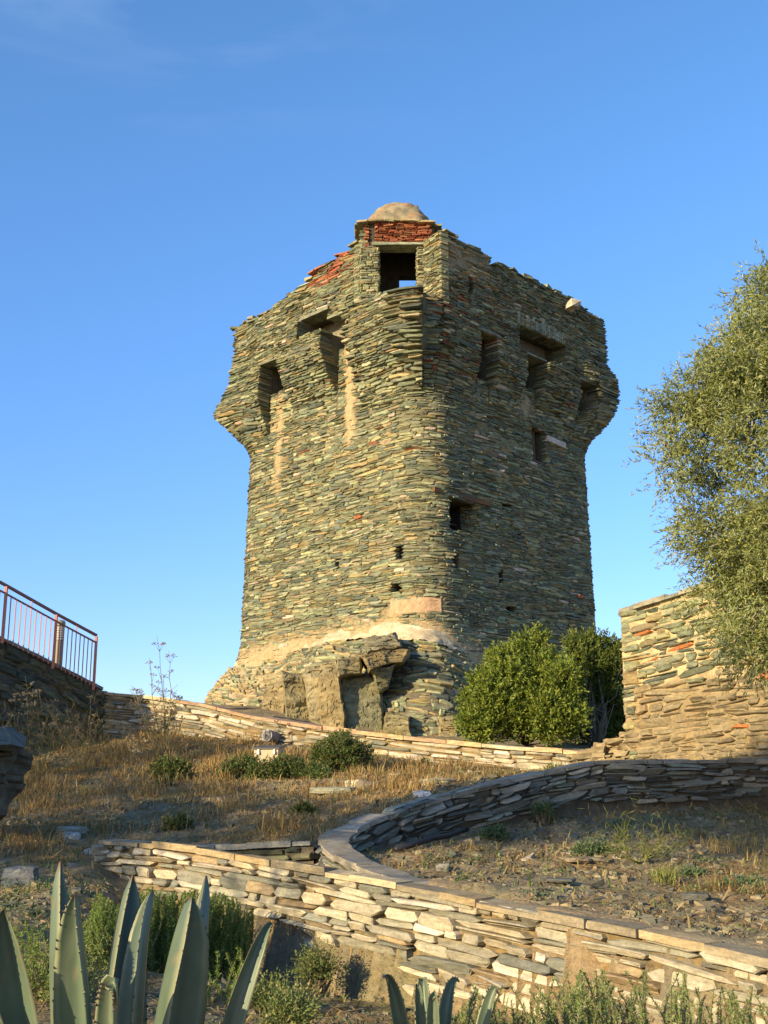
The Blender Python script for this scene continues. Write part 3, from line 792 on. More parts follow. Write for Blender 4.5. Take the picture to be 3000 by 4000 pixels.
# slabs
def t_breaks(z):
    e = []
    for a, b, z0, z1, dp in HOLES:
        if z0 < z < z1: e += [a, b]
    for a, b, z0, z1 in SLOTS:
        if 10.6 < z < z1 and z > z0: e += [a, b]
    if 11.2 < z < 13.6: e += [2.58, 4.62]
    if 10.6 < z < 13.1: e += [8.0, 8.34]
    if 6.7 < z < 7.58: e += [10.1]
    if z > 13.05: e += [6.0, 8.34]
    if 8: e += [16.0]
    return e
mb = MB()
for s0, W, hr, lr, t0, H in ((-1.4, 18.8, (.035, .10), (.14, .62), 2.2, 11.2), (-1.4, 18.8, (.035, .085), (.14, .5), 11.2, 15.35), (17.4, 13.3, (.08, .15), (.3, .7), 2.2, 15.3)):
    c = courses(W, H, hr, lr, t_breaks, s0, wave=.05, t0=t0, gap=.009)
    sc, tc = (c[:, 0] + c[:, 1]) / 2, (c[:, 2] + c[:, 3]) / 2
    k = (in_hole(sc, tc) == 0) & (tc < topz(sc) + rng.uniform(-.06, .05, len(sc)))
    k &= ~((rng.random(len(sc)) < w_pale(sc, tc) * .17))
    pl = (np.mod(sc, 32) > 8.4) & (np.mod(sc, 32) < 10.42) & (tc > 14.15)
    k &= ~(pl & (rng.random(len(sc)) < .2))
    pt = (np.mod(sc, 32) > 6.95) & (np.mod(sc, 32) < 8.5) & (tc > 4.42) & (tc < 4.80)
    k &= ~(pt & (rng.random(len(sc)) < .35))
    c = c[k]
    free = np.ones(len(c), bool)
    for b_ in set(np.round(t_breaks(6.9) + t_breaks(7.7) + t_breaks(11.9) + t_breaks(12.6) + t_breaks(13.2) + t_breaks(9.9) + t_breaks(14), 3)): free &= (np.abs(c[:, 0] - b_) > .06) & (np.abs(c[:, 1] - b_) > .06)
    ex = rng.uniform(-.01, .07, len(c)) * free; c[:, 1] += ex; c[:, 0] -= ex * .5; c[:, 3] += rng.uniform(-.004, .016, len(c))
    sc, tc = (c[:, 0] + c[:, 1]) / 2, (c[:, 2] + c[:, 3]) / 2
    up = sstep(10.5, 12, tc)
    pr = rng.uniform(-.010, .011 + .014 * up) + .03 * (rng.random(len(sc)) < .05) - .02 * w_pale(sc, tc)
    cn = np.abs(np.mod(sc + 8, 16) - 8) < 1.1
    def offv(S, T, sc=sc, tc=tc, cn=cn): return np.where(cn[:, None], t_off(S, T), t_off(sc, tc)[:, None])
    stones(mb, t_surf, c, offv, .16 + .34 * up, pr, c_tower(sc, tc), slope=.045, rough=.010, bevel=.012, jq=.24, jp=.2, pin=.45, tilt=.012)
V_all = np.concatenate(mb.V) - np.array(TOFF); mb.V = [V_all]; mb.C = [np.concatenate(mb.C)]
mb.build('slab_facing', M_STONE, tower)

# ragged slabs on the wall head
mb = MB(); ledge = MB()
s = 0.0
while s < 32:
    tzv = float(topz(np.array(s)))
    for k in range(2):
        z0 = tzv + k * .05 + random.uniform(-.03, .03)
        if random.random() < (.85 if k == 0 else .4):
            P, N = t_surf(np.array(s), np.array(tzv)); of = float(np.minimum(t_off(np.array(s), np.array(min(tzv, 14.4))), 1.0))
            c0 = P + N * (of - random.uniform(.12, .35))
            red = 3.75 < s < 5.5 and random.random() < .6
            col = (.28, .105, .05) if red else pal_cols(1, (3, 3, 2, 3, 1, 1, 1))[0]
            (ledge if 5.95 < s < 8.36 else mb).box(c0 + np.array((0, 0, z0 - c0[2])) - np.array(TOFF), random.uniform(.25, .5), random.uniform(.3, .55), random.uniform(.04, .08), col, rz=math.atan2(N[1], N[0]) + math.pi / 2 + random.uniform(-.3, .3), jit=.025)
    s += random.uniform(.22, .4)
mb.build('wall_head', M_STONE, tower); ledge.build('ledge_slabs', M_STONE, tower)
for (px, py, Y, w) in ((2235, 1178, 33.2, .30), (2255, 1176, 33.5, .2)):      # pale stones left on the wall head
    wm = MB(); wm.box(U(px, py + 14, Y) - np.array(TOFF), w, w, w * .8, (.44, .37, .25), rz=random.random() * 3, jit=.06); wm.build('pale_stone', M_STONE, tower)

# turret on the front corner
TX, TY = .355, 29.95
tur = MB()
def plane_surf(o, xdir):
    o = np.asarray(o, float); xdir = np.asarray(xdir, float); n = np.array([xdir[1], -xdir[0], 0])
    def f(S, T):
        S = np.asarray(S, float); T = np.asarray(T, float)
        return o + S[..., None] * xdir + T[..., None] * np.array([0, 0, 1.]), np.broadcast_to(n, S.shape + (3,))
    return f
def flat_stones(mb, o, xdir, rects, colf, hr=(.05, .1), lr=(.15, .4), depth=.2, protr=(0, .035)):
    sf = plane_surf(o, xdir)
    for a, b, z0, z1 in rects:
        c = courses(b - a, z1, hr, lr, lambda t: [b], a, wave=0.0, t0=z0)
        c = c[(c[:, 1] > a + .04)]; c[:, 0] = np.maximum(c[:, 0], a); c[:, 3] = np.minimum(c[:, 3], z1); c = c[(c[:, 3] - c[:, 2] > .02) & (c[:, 1] - c[:, 0] > .03) & (c[:, 0] < b - .02)]
        stones(mb, sf, c, 0, depth, rng.uniform(protr[0], protr[1], len(c)), colf((c[:, 0] + c[:, 1]) / 2, (c[:, 2] + c[:, 3]) / 2))
c_t = lambda s, t: pal_cols(len(s), (3, 4, 4, 1.5, 1.5, 1, 1)) * 1.05
o = np.array([TX, TY, 0]) - np.array(TOFF); Zt = -TOFF[2]
# front piers beside the window, stepping to lower jambs
flat_stones(tur, o, (1, 0, 0), [(-1.02, -.50, 12.9, 14.95), (.585, 1.12, 12.9, 14.95)], c_t)
flat_stones(tur, o + (-.50, 0, 0), (0, 1, 0), [(0.0, .42, 12.9, 14.93)], c_t)
flat_stones(tur, o + (.585, .42, 0), (0, -1, 0), [(0.0, .42, 12.9, 14.93)], c_t)
flat_stones(tur, o + (-1.02, 2.1, 0), (0, -1, 0), [(0, 2.1, 12.9, 15.45)], c_t)
flat_stones(tur, o + (1.12, 0, 0), (0, 1, 0), [(0, 2.1, 12.9, 15.35)], c_t)
for S_, sg in ((8.30, 1), (6.03, -1)):       # ends of the parapet beside the turret
    Pq, Nq = t_surf(np.array(S_), np.array(14.)); Pq = Pq * (1, 1, 0) - np.array(TOFF)
    flat_stones(tur, Pq + Nq * (-.36 if sg > 0 else .47), Nq * sg, [(0.0, .83, 13.05, float(topz(np.array(S_ + .10 * sg))))], c_t, (.04, .08), (.15, .4), .25, (.0, .04))
tb = tur.build('turret_masonry', M_STONE, tower)
tm = MB()
def solid(mbx, x0, x1, y0, y1, z0, z1, col):
    mbx.box(o + np.array(((x0 + x1) / 2, (y0 + y1) / 2, (z0 + z1) / 2)), x1 - x0, y1 - y0, z1 - z0, col)
mc = np.array((.07, .06, .04))  # dark core colour stands in for the shade inside the turret
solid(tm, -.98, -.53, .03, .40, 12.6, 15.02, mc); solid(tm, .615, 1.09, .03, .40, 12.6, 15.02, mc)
solid(tm, -.98, -.6, .40, 2.1, 12.6, 15.6, mc); solid(tm, .7, 1.09, .40, 2.1, 12.6, 15.6, mc)
solid(tm, -.98, .10, 1.75, 2.1, 12.6, 15.6, mc); solid(tm, .10, .7, 1.75, 2.1, 14.86, 15.6, mc); solid(tm, .62, .7, 1.75, 2.1, 12.6, 14.86, mc)
solid(tm, -.9, 1.0, .06, 2.05, 15.55, 15.72, mc); solid(tm, -.96, 1.06, .07, .42, 15.0, 15.6, mc * .8)
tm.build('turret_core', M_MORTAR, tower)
# lintel slab, eaves slabs
lm = MB()
lm.box(o + np.array((.05, .16, 14.99)), 1.5, .5, .085, (.24, .25, .16), jit=.015)
lm.build('lintel', M_STONE, tower)
em = MB()
for k in range(9):
    x = -.95 + k * .24
    em.box(o + np.array((x, .18 + random.uniform(-.03, .03), 15.71 - .05 * abs(k - 4) / 4 + random.uniform(-.012, .012))), .30, .62, .05, pal_cols(1, (1, 2, 3, 1, 2, 2, 2))[0], rz=random.uniform(-.15, .15), jit=.015)
for k in range(8):
    for sx in (-1.0, 1.1): em.box(o + np.array((sx, .25 + k * .25, 15.66 + random.uniform(-.02, .02))), .4, .3, .05, pal_cols(1, (1, 2, 3, 1, 2, 2, 2))[0], jit=.02)
em.build('eaves', M_STONE, tower)
# brick band
bm_ = MB()
c_b = lambda s, t: np.array((.29, .105, .048)) * rng.uniform(.5, 1.25, (len(s), 1)) * rng.uniform(.88, 1.15, (len(s), 3))
flat_stones(bm_, o + (0, -.02, 0), (1, 0, 0), [(-.62, 1.0, 15.05, 15.66)], c_b, (.05, .062), (.2, .3), .12, (-.02, .03))
flat_stones(bm_, o + (-1.03, .9, 0), (0.14, -.99, 0), [(0.0, .95, 14.72, 15.6)], c_b, (.05, .062), (.2, .3), .12, (-.02, .03))
flat_stones(bm_, o + (1.0, 0.0, 0), (.3, .954, 0), [(0.0, .8, 15.05, 15.5)], c_b, (.05, .062), (.2, .3), .12, (-.02, .03))
bm_.build('brick_band', M_STONE, tower)
# dome: lumpy rendered cap, roughly four-sided
na, nr = 56, 24
A, Q = np.meshgrid(np.linspace(0, 2 * np.pi, na + 1), np.linspace(0, 1, nr), indexing='ij')
ex = 3.4
rr = (np.abs(np.cos(A)) ** ex + np.abs(np.sin(A)) ** ex) ** (-1 / ex)
prof = np.interp(Q, [0, .25, .5, .75, .9, 1], [1.06, .90, .68, .40, .19, 0])
hx = prof * rr * np.cos(A) * 1.0; hy = prof * rr * np.sin(A) * 1.0
hz = np.interp(Q, [0, .25, .5, .75, .9, 1], [0, .36, .68, .92, 1.01, 1.05])
nn = .12 * fbm(hx * 2.2 + 7, hz * 3 + hy * 2, 5) + .05 * np.round(2 * fbm(hx * 4, hy * 4 + hz * 3, 35))
V_ = np.stack([.08 + hx * (1 + nn) + .02 * Q, 1.0 + hy * (1 + nn), 15.70 + hz + nn * .6], -1) + o
pc = np.array((.235, .195, .118)) * (1 + .35 * fbm(hx * 2.5 + 3, hy * 2.5 + hz * 2, 15))[..., None]
pc = np.where((fbm(hx * 3, hy * 3 + hz * 3, 25) > .28)[..., None], np.array((.27, .17, .09)), pc)
mk('dome', V_, [grid_faces(na + 1, nr)], M_PLASTER, tower, pc, smooth=True)

# stones of the splayed window reveal
rv = MB()
Pa, Na = t_surf(np.array(9.96), np.array(7.)); Pb, Nb = t_surf(np.array(10.12), np.array(7.))
A_ = (Pa - Na * .62) * (1, 1, 0) - np.array(TOFF); B_ = (Pb + Nb * .0) * (1, 1, 0) - np.array(TOFF); xd = (B_ - A_); ln_ = float(np.linalg.norm(xd[:2])); xd = np.array([xd[0], xd[1], 0]) / ln_
flat_stones(rv, A_, xd, [(0, ln_, 6.66, 7.6)], lambda s, t: pal_cols(len(s), (3, 3, 4, 1, 2, 2, 1)) * 1.1, (.05, .09), (.15, .4), .12, (.0, .03))
rv.build('window_reveal', M_STONE, tower)
# timber and dressed stone at the windows
def t_point(S, z, of): 
    P, N = t_surf(np.array(float(S)), np.array(float(z))); return P + N * of - np.array(TOFF)
wm = MB(); wm.bar(t_point(8.25, 7.72, .03), t_point(10.5, 7.66, .0), .16, .13, (.12, .07, .035)); wm.build('timber_lintel', M_WOOD, tower)
wm = MB(); wm.bar(t_point(13.12, 9.4, -.25), t_point(13.12, 10.42, -.25), .09, .1, (.13, .085, .05)); wm.bar(t_point(12.8, 9.42, -.3), t_point(13.4, 9.42, -.3), .08, .06, (.1, .07, .04)); wm.build('window_frame', M_WOOD, tower)
wm = MB(); wm.bar(t_point(9.62, 6.7, -.75), t_point(9.62, 7.55, -.75), .07, .08, (.11, .075, .045)); wm.bar(t_point(9.3, 7.1, -.77), t_point(9.95, 7.1, -.77), .05, .05, (.1, .07, .04)); wm.build('window_frame', M_WOOD, tower)
wm = MB(); wm.bar(t_point(13.45, 10.2, -.02), t_point(14.35, 10.13, .0), .22, .17, (.50, .42, .32)); wm.build('pale_lintel_block', M_PLASTER, tower)
wm = MB()
for k in range(22):     # upright soldier slabs over the wide opening
    S = 11.72 + k * .112; h = random.uniform(.30, .44)
    wm.bar(t_point(S, 13.27, .40), t_point(S + random.uniform(-.03, .03), 13.27 + h, .42), .07 if k % 2 else .09, .14, np.array((.25, .25, .17)) * random.uniform(.7, 1.25))
wm.build('soldier_course', M_STONE, tower)
for a_, b_, z_, of_, th_, h_ in ((1.35, 2.62, 12.76, .3, .36, .09), (3.42, 4.7, 13.64, .3, .5, .09), (4.6, 5.8, 13.36, .25, .45, .07), (9.85, 10.75, 12.6, .3, .36, .08), (12.1, 13.05, 12.47, .05, .8, .05), (14.75, 15.65, 12.34, .3, .4, .08)):
    wm = MB(); wm.bar(t_point(a_, z_, of_), t_point(b_, z_ + random.uniform(-.02, .02), of_), th_, h_, np.array((.18, .18, .115)) * random.uniform(.8, 1.2)); wm.build('slot_lintel', M_STONE, tower)

# battered rubble skirt under the tower
SKT = lift(UL([(905, 2622, 34.9), (1000, 2588, 34.0), (1150, 2548, 32.8), (1300, 2510, 31.6), (1450, 2478, 30.5), (1560, 2470, 29.5), (1650, 2490, 29.05), (1760, 2505, 29.5), (1900, 2570, 30.7), (2050, 2625, 32.0), (2150, 2650, 33)]), 0)
SKB = UL([(770, 2770, 32.3), (880, 2800, 31.0), (1040, 2830, 29.4), (1200, 2860, 28.2), (1400, 2890, 27.3), (1560, 2905, 26.9), (1690, 2905, 26.7), (1800, 2905, 27.1), (1950, 2900, 28.4), (2080, 2895, 30), (2200, 2890, 31.5)])
du = np.concatenate([[0], np.cumsum(np.linalg.norm(np.diff((SKT + SKB) / 2, axis=0)[:, :2], axis=1))])
def catm(u, d, P):
    uu = np.linspace(0, d[-1], 200); Q = np.stack([np.interp(uu, d, P[:, c]) for c in range(3)], -1)
    for _ in range(60): Q[1:-1] = (Q[:-2] + 2 * Q[1:-1] + Q[2:]) / 4
    return np.stack([np.interp(u, uu, Q[:, c]) for c in range(3)], -1)
SKH = 2.2
def sk_surf(S, T):
    S = np.asarray(S, float); T = np.asarray(T, float)
    q = (1 - T / SKH)
    A, B = catm(S, du, SKT), catm(S, du, SKB); e = .05
    bulge = .55 * np.exp(-((S - du[3]) / 1.5) ** 2) * np.sin(np.clip(q, 0, 1) ** .8 * np.pi) ** .8 + .35 * np.exp(-((S - du[6]) / 1.3) ** 2) * np.sin(np.clip(q, 0, 1) * np.pi) + .2 * fbm(S * .7, T * .9, 44)
    P = A + (B - A) * q[..., None]
    tS = catm(S + e, du, (SKT + SKB) / 2) - catm(S - e, du, (SKT + SKB) / 2)
    N = unit(np.cross(tS, unit(A - B))); N = np.where((N[..., 1:2] > 0), -N, N)
    return P + N * bulge[..., None], N
c = courses(du[-1], SKH, (.038, .095), (.15, .6), None, 0, wave=.10, t0=-.1, gap=.014)
sc, tc = (c[:, 0] + c[:, 1]) / 2, (c[:, 2] + c[:, 3]) / 2
mb = MB()
def c_sk(s, t):
    c_ = pal_cols(len(s), (2, 4, 4, 1.5, 2.2, 1, 1.5)) * 1.05
    lf = (rng.random(len(s)) < .5 * (1 - sstep(3, 5, s))); c_[lf] = np.array((.36, .28, .15)) * rng.uniform(.7, 1.15, (lf.sum(), 1))
    return c_
k = rng.random(len(sc)) > .06
stones(mb, sk_surf, c[k], 0.0, .2, rng.uniform(-.03, .07, k.sum()), c_sk(sc[k], tc[k]), slope=.08, rough=.014, bevel=.013, pin=.45, jq=.24)
Sg, Tg = np.meshgrid(np.linspace(0, du[-1], 240), np.linspace(-.15, SKH + .02, 50), indexing='ij')
P_, N_ = sk_surf(Sg, Tg); P_ = P_ + N_ * (-.04 + .05 * fbm(Sg * 3, Tg * 4, 2))[..., None]
wq = sstep(.2, .5, fbm(Sg * .8, Tg * 1.2, 52) + .45 * (Sg > du[7] - .1) + .3 * (Sg < 4))[..., None]
ccol = np.array((.13, .11, .07)) * (1 - wq) + np.array((.44, .35, .21)) * wq
mb.V = [np.concatenate(mb.V) - np.array(TOFF)]; mb.C = [np.concatenate(mb.C)]
mb.build('skirt_masonry', M_STONE, tower)
mk('skirt_core', P_ - np.array(TOFF), [grid_faces(240, 50)], M_MORTAR, tower, ccol, smooth=True)
# lime bed spread along the joint of tower and skirt
SL = np.linspace(.3, du[8] + .3, 160)
Q, SS = np.meshgrid(np.linspace(0, 1, 12), SL)
A, N_ = sk_surf(SS, np.full(SS.shape, SKH - .12)); 
V_ = A + N_ * (.03 + .09 * fbm(SS * 3, Q * 3, 61) + .05 * fbm(SS * 9, Q * 9, 66))[..., None] * (1 - Q[..., None]); V_[..., 2] += Q * .42 + .06 * fbm(SS * 2.5, Q * 2, 62)
V_[..., :2] += (TC - V_[..., :2]) / np.linalg.norm(TC - V_[..., :2], axis=-1, keepdims=True) * (Q * .22)[..., None]
mk('lime_fillet', V_ - np.array(TOFF), [grid_faces(160, 12)], M_MORTAR, tower, np.array((.44, .355, .22)) * (1 + .4 * fbm(SS * 2, Q * 3, 63))[..., None], smooth=True)

# ------------------------------------------------------------------ bedrock in front of the skirt
ro = empty('rock_outcrop', tuple(U(1330, 2860, 27.0)), 'angular brown bedrock outcrop with overhanging block at the foot of the tower', 'rock')
ROFF = np.array(ro.location)
def rk(name, *a, **k):
    mb = MB(); rock(mb, *a, **k); mb.V = [np.concatenate(mb.V) - ROFF]; mb.C = [np.concatenate(mb.C)]
    return mb.build(name, M_ROCK, ro)
BR, GRN, TN = (.20, .155, .072), (.180, .168, .090), (.205, .172, .086)
def rockq(mb, c4, depth, col, seed=0, rough=.06, n=44, off=(0, 0, 0)):
    """broken block: four front corners (px, py, distance), strata, chipped edges, real thickness"""
    A, B, C_, D = UL(c4); u, v = np.meshgrid(np.linspace(0, 1, n), np.linspace(0, 1, n), indexing='ij')
    P = (A * ((1 - u) * (1 - v))[..., None] + B * (u * (1 - v))[..., None] + C_ * (u * v)[..., None] + D * ((1 - u) * v)[..., None])
    X, Z = P[..., 0] + seed, P[..., 2]
    e = np.minimum(np.minimum(u, 1 - u), np.minimum(v, 1 - v))
    st = np.round(fbm(X * .9 + Z * .3, Z * 2.2, seed) * 4) / 4
    d = rough * (1.5 * fbm(X * 1.6, Z * 3.5, seed + 1) + 2.0 * st + .6 * fbm(X * 3 + Z, Z * 16, seed + 5) + .5 * np.round(2.5 * fbm(X * 3.3, Z * 5, seed + 8)))
    d = d + (.11 * (1 - sstep(0, .07, e))) * (1 + fbm(X * 4, Z * 4, seed + 2)) 
    P = P + np.stack([.10 * fbm(X * 2.2, Z * 2.2, seed + 6) * (1 - sstep(0, .3, np.minimum(u, 1 - u))), d, .08 * fbm(X * 2.6, Z * 2, seed + 7) * (1 - sstep(0, .3, np.minimum(v, 1 - v)))], -1)
    ring = np.concatenate([P[:, 0], P[-1, 1:], P[-2::-1, -1], P[0, -2:0:-1]]); m = len(ring)
    L = [ring]
    cen = P.mean((0, 1))
    for q, f in ((.3, 1.03), (.65, 1.0), (1.0, .88)):
        r = cen + (ring - cen) * f; r[:, 1] = ring[:, 1] + depth * q; r += np.stack([fbm(ring[:, 0] * 3 + q * 9, ring[:, 2] * 3, seed + 11) * .10, 0 * ring[:, 0], fbm(ring[:, 0] * 3, ring[:, 2] * 3 + q * 9, seed + 12) * .08], -1); L.append(r)
    W = np.concatenate(L); i = np.arange(3)[:, None] * m; j = np.arange(m)[None]; j2 = (j + 1) % m
    F2 = np.stack([i + j, i + m + j, i + m + j2, i + j2], -1).reshape(-1, 4)
    def shade(Q): return np.asarray(col) * (1 + .35 * fbm(Q[..., 0] * 1.3 + seed, Q[..., 2] * 2.6, seed + 20) + .2 * fbm(Q[..., 0] * 2 + seed, Q[..., 2] * 11, seed + 21))[..., None]
    mb.add(P - np.array(off), [grid_faces(n, n)[:, ::-1]], shade(P).reshape(-1, 3)); mb.add(W - np.array(off), [F2], shade(W))
def rk(name, c4, depth, col, **k):
    c4 = [(a, b, y + .12) for a, b, y in c4]; mb = MB(); rockq(mb, c4, depth, col, off=ROFF, **k); return mb.build(name, M_ROCK, ro)
rk('cleft_slab', [(1104, 2618, 27.5), (1180, 2626, 27.6), (1250, 2895, 27.3), (1112, 2870, 27.0)], 1.6, TN, seed=3)
rk('split_slab', [(1172, 2632, 27.25), (1250, 2640, 27.05), (1256, 2895, 26.85), (1222, 2880, 26.95)], 1.6, (.24, .20, .105), seed=4, rough=.04)
rk('brown_slab', [(1238, 2640, 26.95), (1322, 2622, 26.75), (1362, 2895, 26.45), (1250, 2895, 26.7)], 1.6, BR, seed=5, rough=.05)
rk('recessed_slab', [(1318, 2640, 27.15), (1492, 2625, 27.45), (1512, 2905, 26.95), (1350, 2905, 26.8)], 1.4, GRN, seed=8, rough=.04)
rk('upper_block', [(1316, 2576, 26.8), (1408, 2560, 27.0), (1414, 2626, 26.95), (1322, 2648, 26.7)], 1.6, TN, seed=12)
rk('overhang_block', [(1405, 2552, 26.75), (1602, 2530, 27.1), (1575, 2586, 26.95), (1432, 2618, 26.55)], 2.2, BR, seed=15, rough=.08)
rk('wedge_block', [(1438, 2606, 26.7), (1552, 2590, 26.9), (1518, 2688, 27.15), (1482, 2706, 27.15)], 1.4, GRN, seed=18)
rk('crest_block', [(1425, 2486, 28.2), (1545, 2470, 28.3), (1568, 2530, 27.6), (1436, 2545, 27.4)], 1.4, (.20, .175, .10), seed=22, rough=.12)
rk('side_block', [(1722, 2810, 26.7), (1790, 2798, 26.8), (1796, 2890, 26.5), (1708, 2890, 26.4)], .9, (.27, .215, .10), seed=27)
rk('flank_block', [(1030, 2690, 28.6), (1110, 2650, 28.0), (1120, 2880, 27.5), (1000, 2860, 28.2)], 1.0, (.21, .165, .08), seed=31, rough=.09)
rk('ledge_block', [(1190, 2598, 27.9), (1322, 2574, 27.5), (1326, 2640, 27.1), (1196, 2640, 27.5)], 1.4, (.20, .165, .085), seed=33, rough=.1)
rk('foot_block', [(1505, 2780, 27.0), (1600, 2790, 26.6), (1610, 2905, 26.3), (1500, 2905, 26.5)], .9, (.18, .155, .08), seed=36, rough=.08)

# ------------------------------------------------------------------ small built things
# railing
ra = empty('railing', tuple(W4P[0]), 'rusty red metal railing with thin upright bars along the retaining wall', 'railing')
RO = np.array(ra.location)
RUST = np.array((.42, .145, .08))
def zt(px, py, b):     # height of a point above base b (same plan position), read at pixel row py
    q = U(px, py, 1.0); return q[2] * b[1]
pb = [U(366, 2676, 23.85), U(208, 2592, 23.05), U(10, 2492, 22.0), U(-240, 2372, 20.9), U(-520, 2262, 19.9), U(-830, 2160, 18.9)]
pt = []
for b, (px, py) in zip(pb, [(380, 2486), (220, 2402), (36, 2292), (-200, 2160), (-470, 2040), (-770, 1920)]): t_ = b.copy(); t_[2] = zt(px, py, b); pt.append(t_)
pb, pt = np.array(pb) - RO, np.array(pt) - RO
pm = pb + (pt - pb) * np.array([.872, .868,   .862, .86, .86, .86])[:, None]
for b, t_ in zip(pb, pt):
    m = MB(); m.bar(b - (0, 0, .1), t_, .045, .07, RUST * 1.1); m.build('post', M_PAINT, ra)
m = MB()
for a, b in zip(pt[:-1], pt[1:]): m.bar(a + (0, 0, .02), b + (0, 0, .02), .05, .05, RUST * .55)
m.build('handrail', M_PAINT, ra)
m = MB()
for a, b in zip(pm[:-1], pm[1:]): m.bar(a, b, .03, .03, RUST * .6)
m.build('lower_rail', M_PAINT, ra)
for k in range(5):
    nb = 9
    for j in range(1, nb + 1):
        q = j / (nb + 1); B0 = pb[k] + (pb[k + 1] - pb[k]) * q; T0 = (pt if j == 5 else pm)[k] + ((pt if j == 5 else pm)[k + 1] - (pt if j == 5 else pm)[k]) * q
        m = MB(); m.bar(B0 - (0, 0, .05), T0, .018, .018, RUST * 1.15); m.build('baluster', M_PAINT, ra)

# bollard lamp on the terrace behind the railing
bx = U(224, 2600, 24.6)
bo = empty('bollard_lamp', tuple(bx), 'short round bollard lamp with a louvred head standing behind the railing', 'lamp')
def turn(prof, n=20):
    A = np.arange(n) * 2 * np.pi / n
    V = np.array([[r * math.cos(a), r * math.sin(a), z] for r, z in prof for a in A]); k = len(prof)
    i = np.arange(k - 1)[:, None] * n; j = np.arange(n)[None]; j2 = (j + 1) % n
    return V, [np.stack([i + j, i + j2, i + n + j2, i + n + j], -1).reshape(-1, 4), np.array([np.arange(n) + (k - 1) * n])]
V, F = turn([(.095, -.4), (.095, .52), (.085, .54)]); m = MB(); m.add(V, F, (.20, .17, .11)); m.build('post', M_PLAST, bo)
V, F = turn([(.075, .53), (.075, .86)]); m = MB(); m.add(V, F, (.5, .48, .42)); m.build('lamp_core', M_PLAST, bo)
m = MB()
for k in range(6):
    V, F = turn([(.078, .55 + k * .05), (.105, .545 + k * .05), (.105, .565 + k * .05), (.078, .58 + k * .05)]); m.add(V, F, (.45, .43, .38))
m.build('louvres', M_PLAST, bo)
V, F = turn([(.11, .84), (.115, .86), (.115, .92), (.10, .955), (.06, .975)]); m = MB(); m.add(V, F, (.22, .19, .14)); m.build('cap', M_PLAST, bo)

# ground floodlight
fb = U(1045, 2985, 18.6); fb[2] = float(gz(fb[0], fb[1])) - .03
fl = empty('floodlight', tuple(fb), 'small boxy pale floodlight with dark rim standing among the shrubs on the slope', 'floodlight')
fl.rotation_euler = (0, 0, R(-12))
hgt = max(.10, (U(1045, 2915, 18.6)[2] - fb[2]) - .22)
m = MB(); m.bar((-.1, .05, 0), (-.1, .05, hgt + .05), .05, .05, (.1, .09, .08)); m.build('bracket', M_PAINT, fl); m = MB(); m.bar((.1, .05, 0), (.1, .05, hgt + .05), .05, .05, (.1, .09, .08)); m.build('bracket', M_PAINT, fl)
def slab(name, pts, col, mat=M_PLAST):
    m = MB(); V = np.array(pts); m.add(V, [np.array([[0, 1, 2, 3], [7, 6, 5, 4], [0, 4, 5, 1], [1, 5, 6, 2], [2, 6, 7, 3], [3, 7, 4, 0]])], col); return m.build(name, mat, fl)
h0, h1 = hgt - .03, hgt + .17
slab('housing', [(-.19, -.05, h0), (-.19, .20, h0 + .04), (.19, .20, h0 + .04), (.19, -.05, h0), (-.20, -.10, h1), (-.20, .22, h1 + .05), (.20, .22, h1 + .05), (.20, -.10, h1)], (.48, .40, .26))
slab('rim', [(-.225, -.13, h1 + .004), (-.225, .25, h1 + .055), (.225, .25, h1 + .055), (.225, -.13, h1 + .004), (-.225, -.13, h1 + .022), (-.225, .25, h1 + .075), (.225, .25, h1 + .075), (.225, -.13, h1 + .022)], (.06, .055, .05), M_PAINT)
for x in (-.12, .14):
    m = MB(); m.box((x, -.105, h1 - .03), .03, .03, .09, (.62, .58, .5)); m.build('clip', M_PLAST, fl)

# drain pipe stub
dp = U(1052, 2888, 22.0)
pi_ = empty('drain_pipe', tuple(dp), 'short grey plastic drain pipe poking out at the foot of the ramp wall', 'pipe')
m = MB()
pts = np.array([(-.02, -.25, .06), (.10, .0, .04), (.30, .45, .0)])
m.tube(pts, .105, (.24, .22, .23), 16); 
m.build('pipe_body', M_PLAST, pi_)
d = unit(pts[0] - pts[1]); m = MB(); m.tube([pts[0] + d * .012, pts[0] - d * .05], .088, (.02, .02, .02), 16); m.build('dark_bore_disc', M_PLAST, pi_)  # black plug on the pipe end paints the shade of its hollow
m = MB(); m.tube([pts[0] + d * .006, pts[0] - d * .06], .112, (.17, .16, .165), 16); m.build('pipe_collar', M_PLAST, pi_)

# black hose on the lower slope
hp_ = []
for px, py, Y in ((1545, 3345, 10.3), (1620, 3322, 10.5), (1690, 3300, 10.7), (1750, 3285, 10.85), (1800, 3272, 11.0), (1825, 3262, 11.1)):
    q = U(px, py, Y); hp_.append((q[0], q[1], float(gz(q[0], q[1])) + .03 + .03 * (px > 1600)))
m = MB(); m.tube(hp_, .024, (.028, .026, .024), 10); h = m.build('hose', M_PLAST, None, True); tag(h, 'black plastic hose lying on the ground inside the hairpin wall', 'hose')

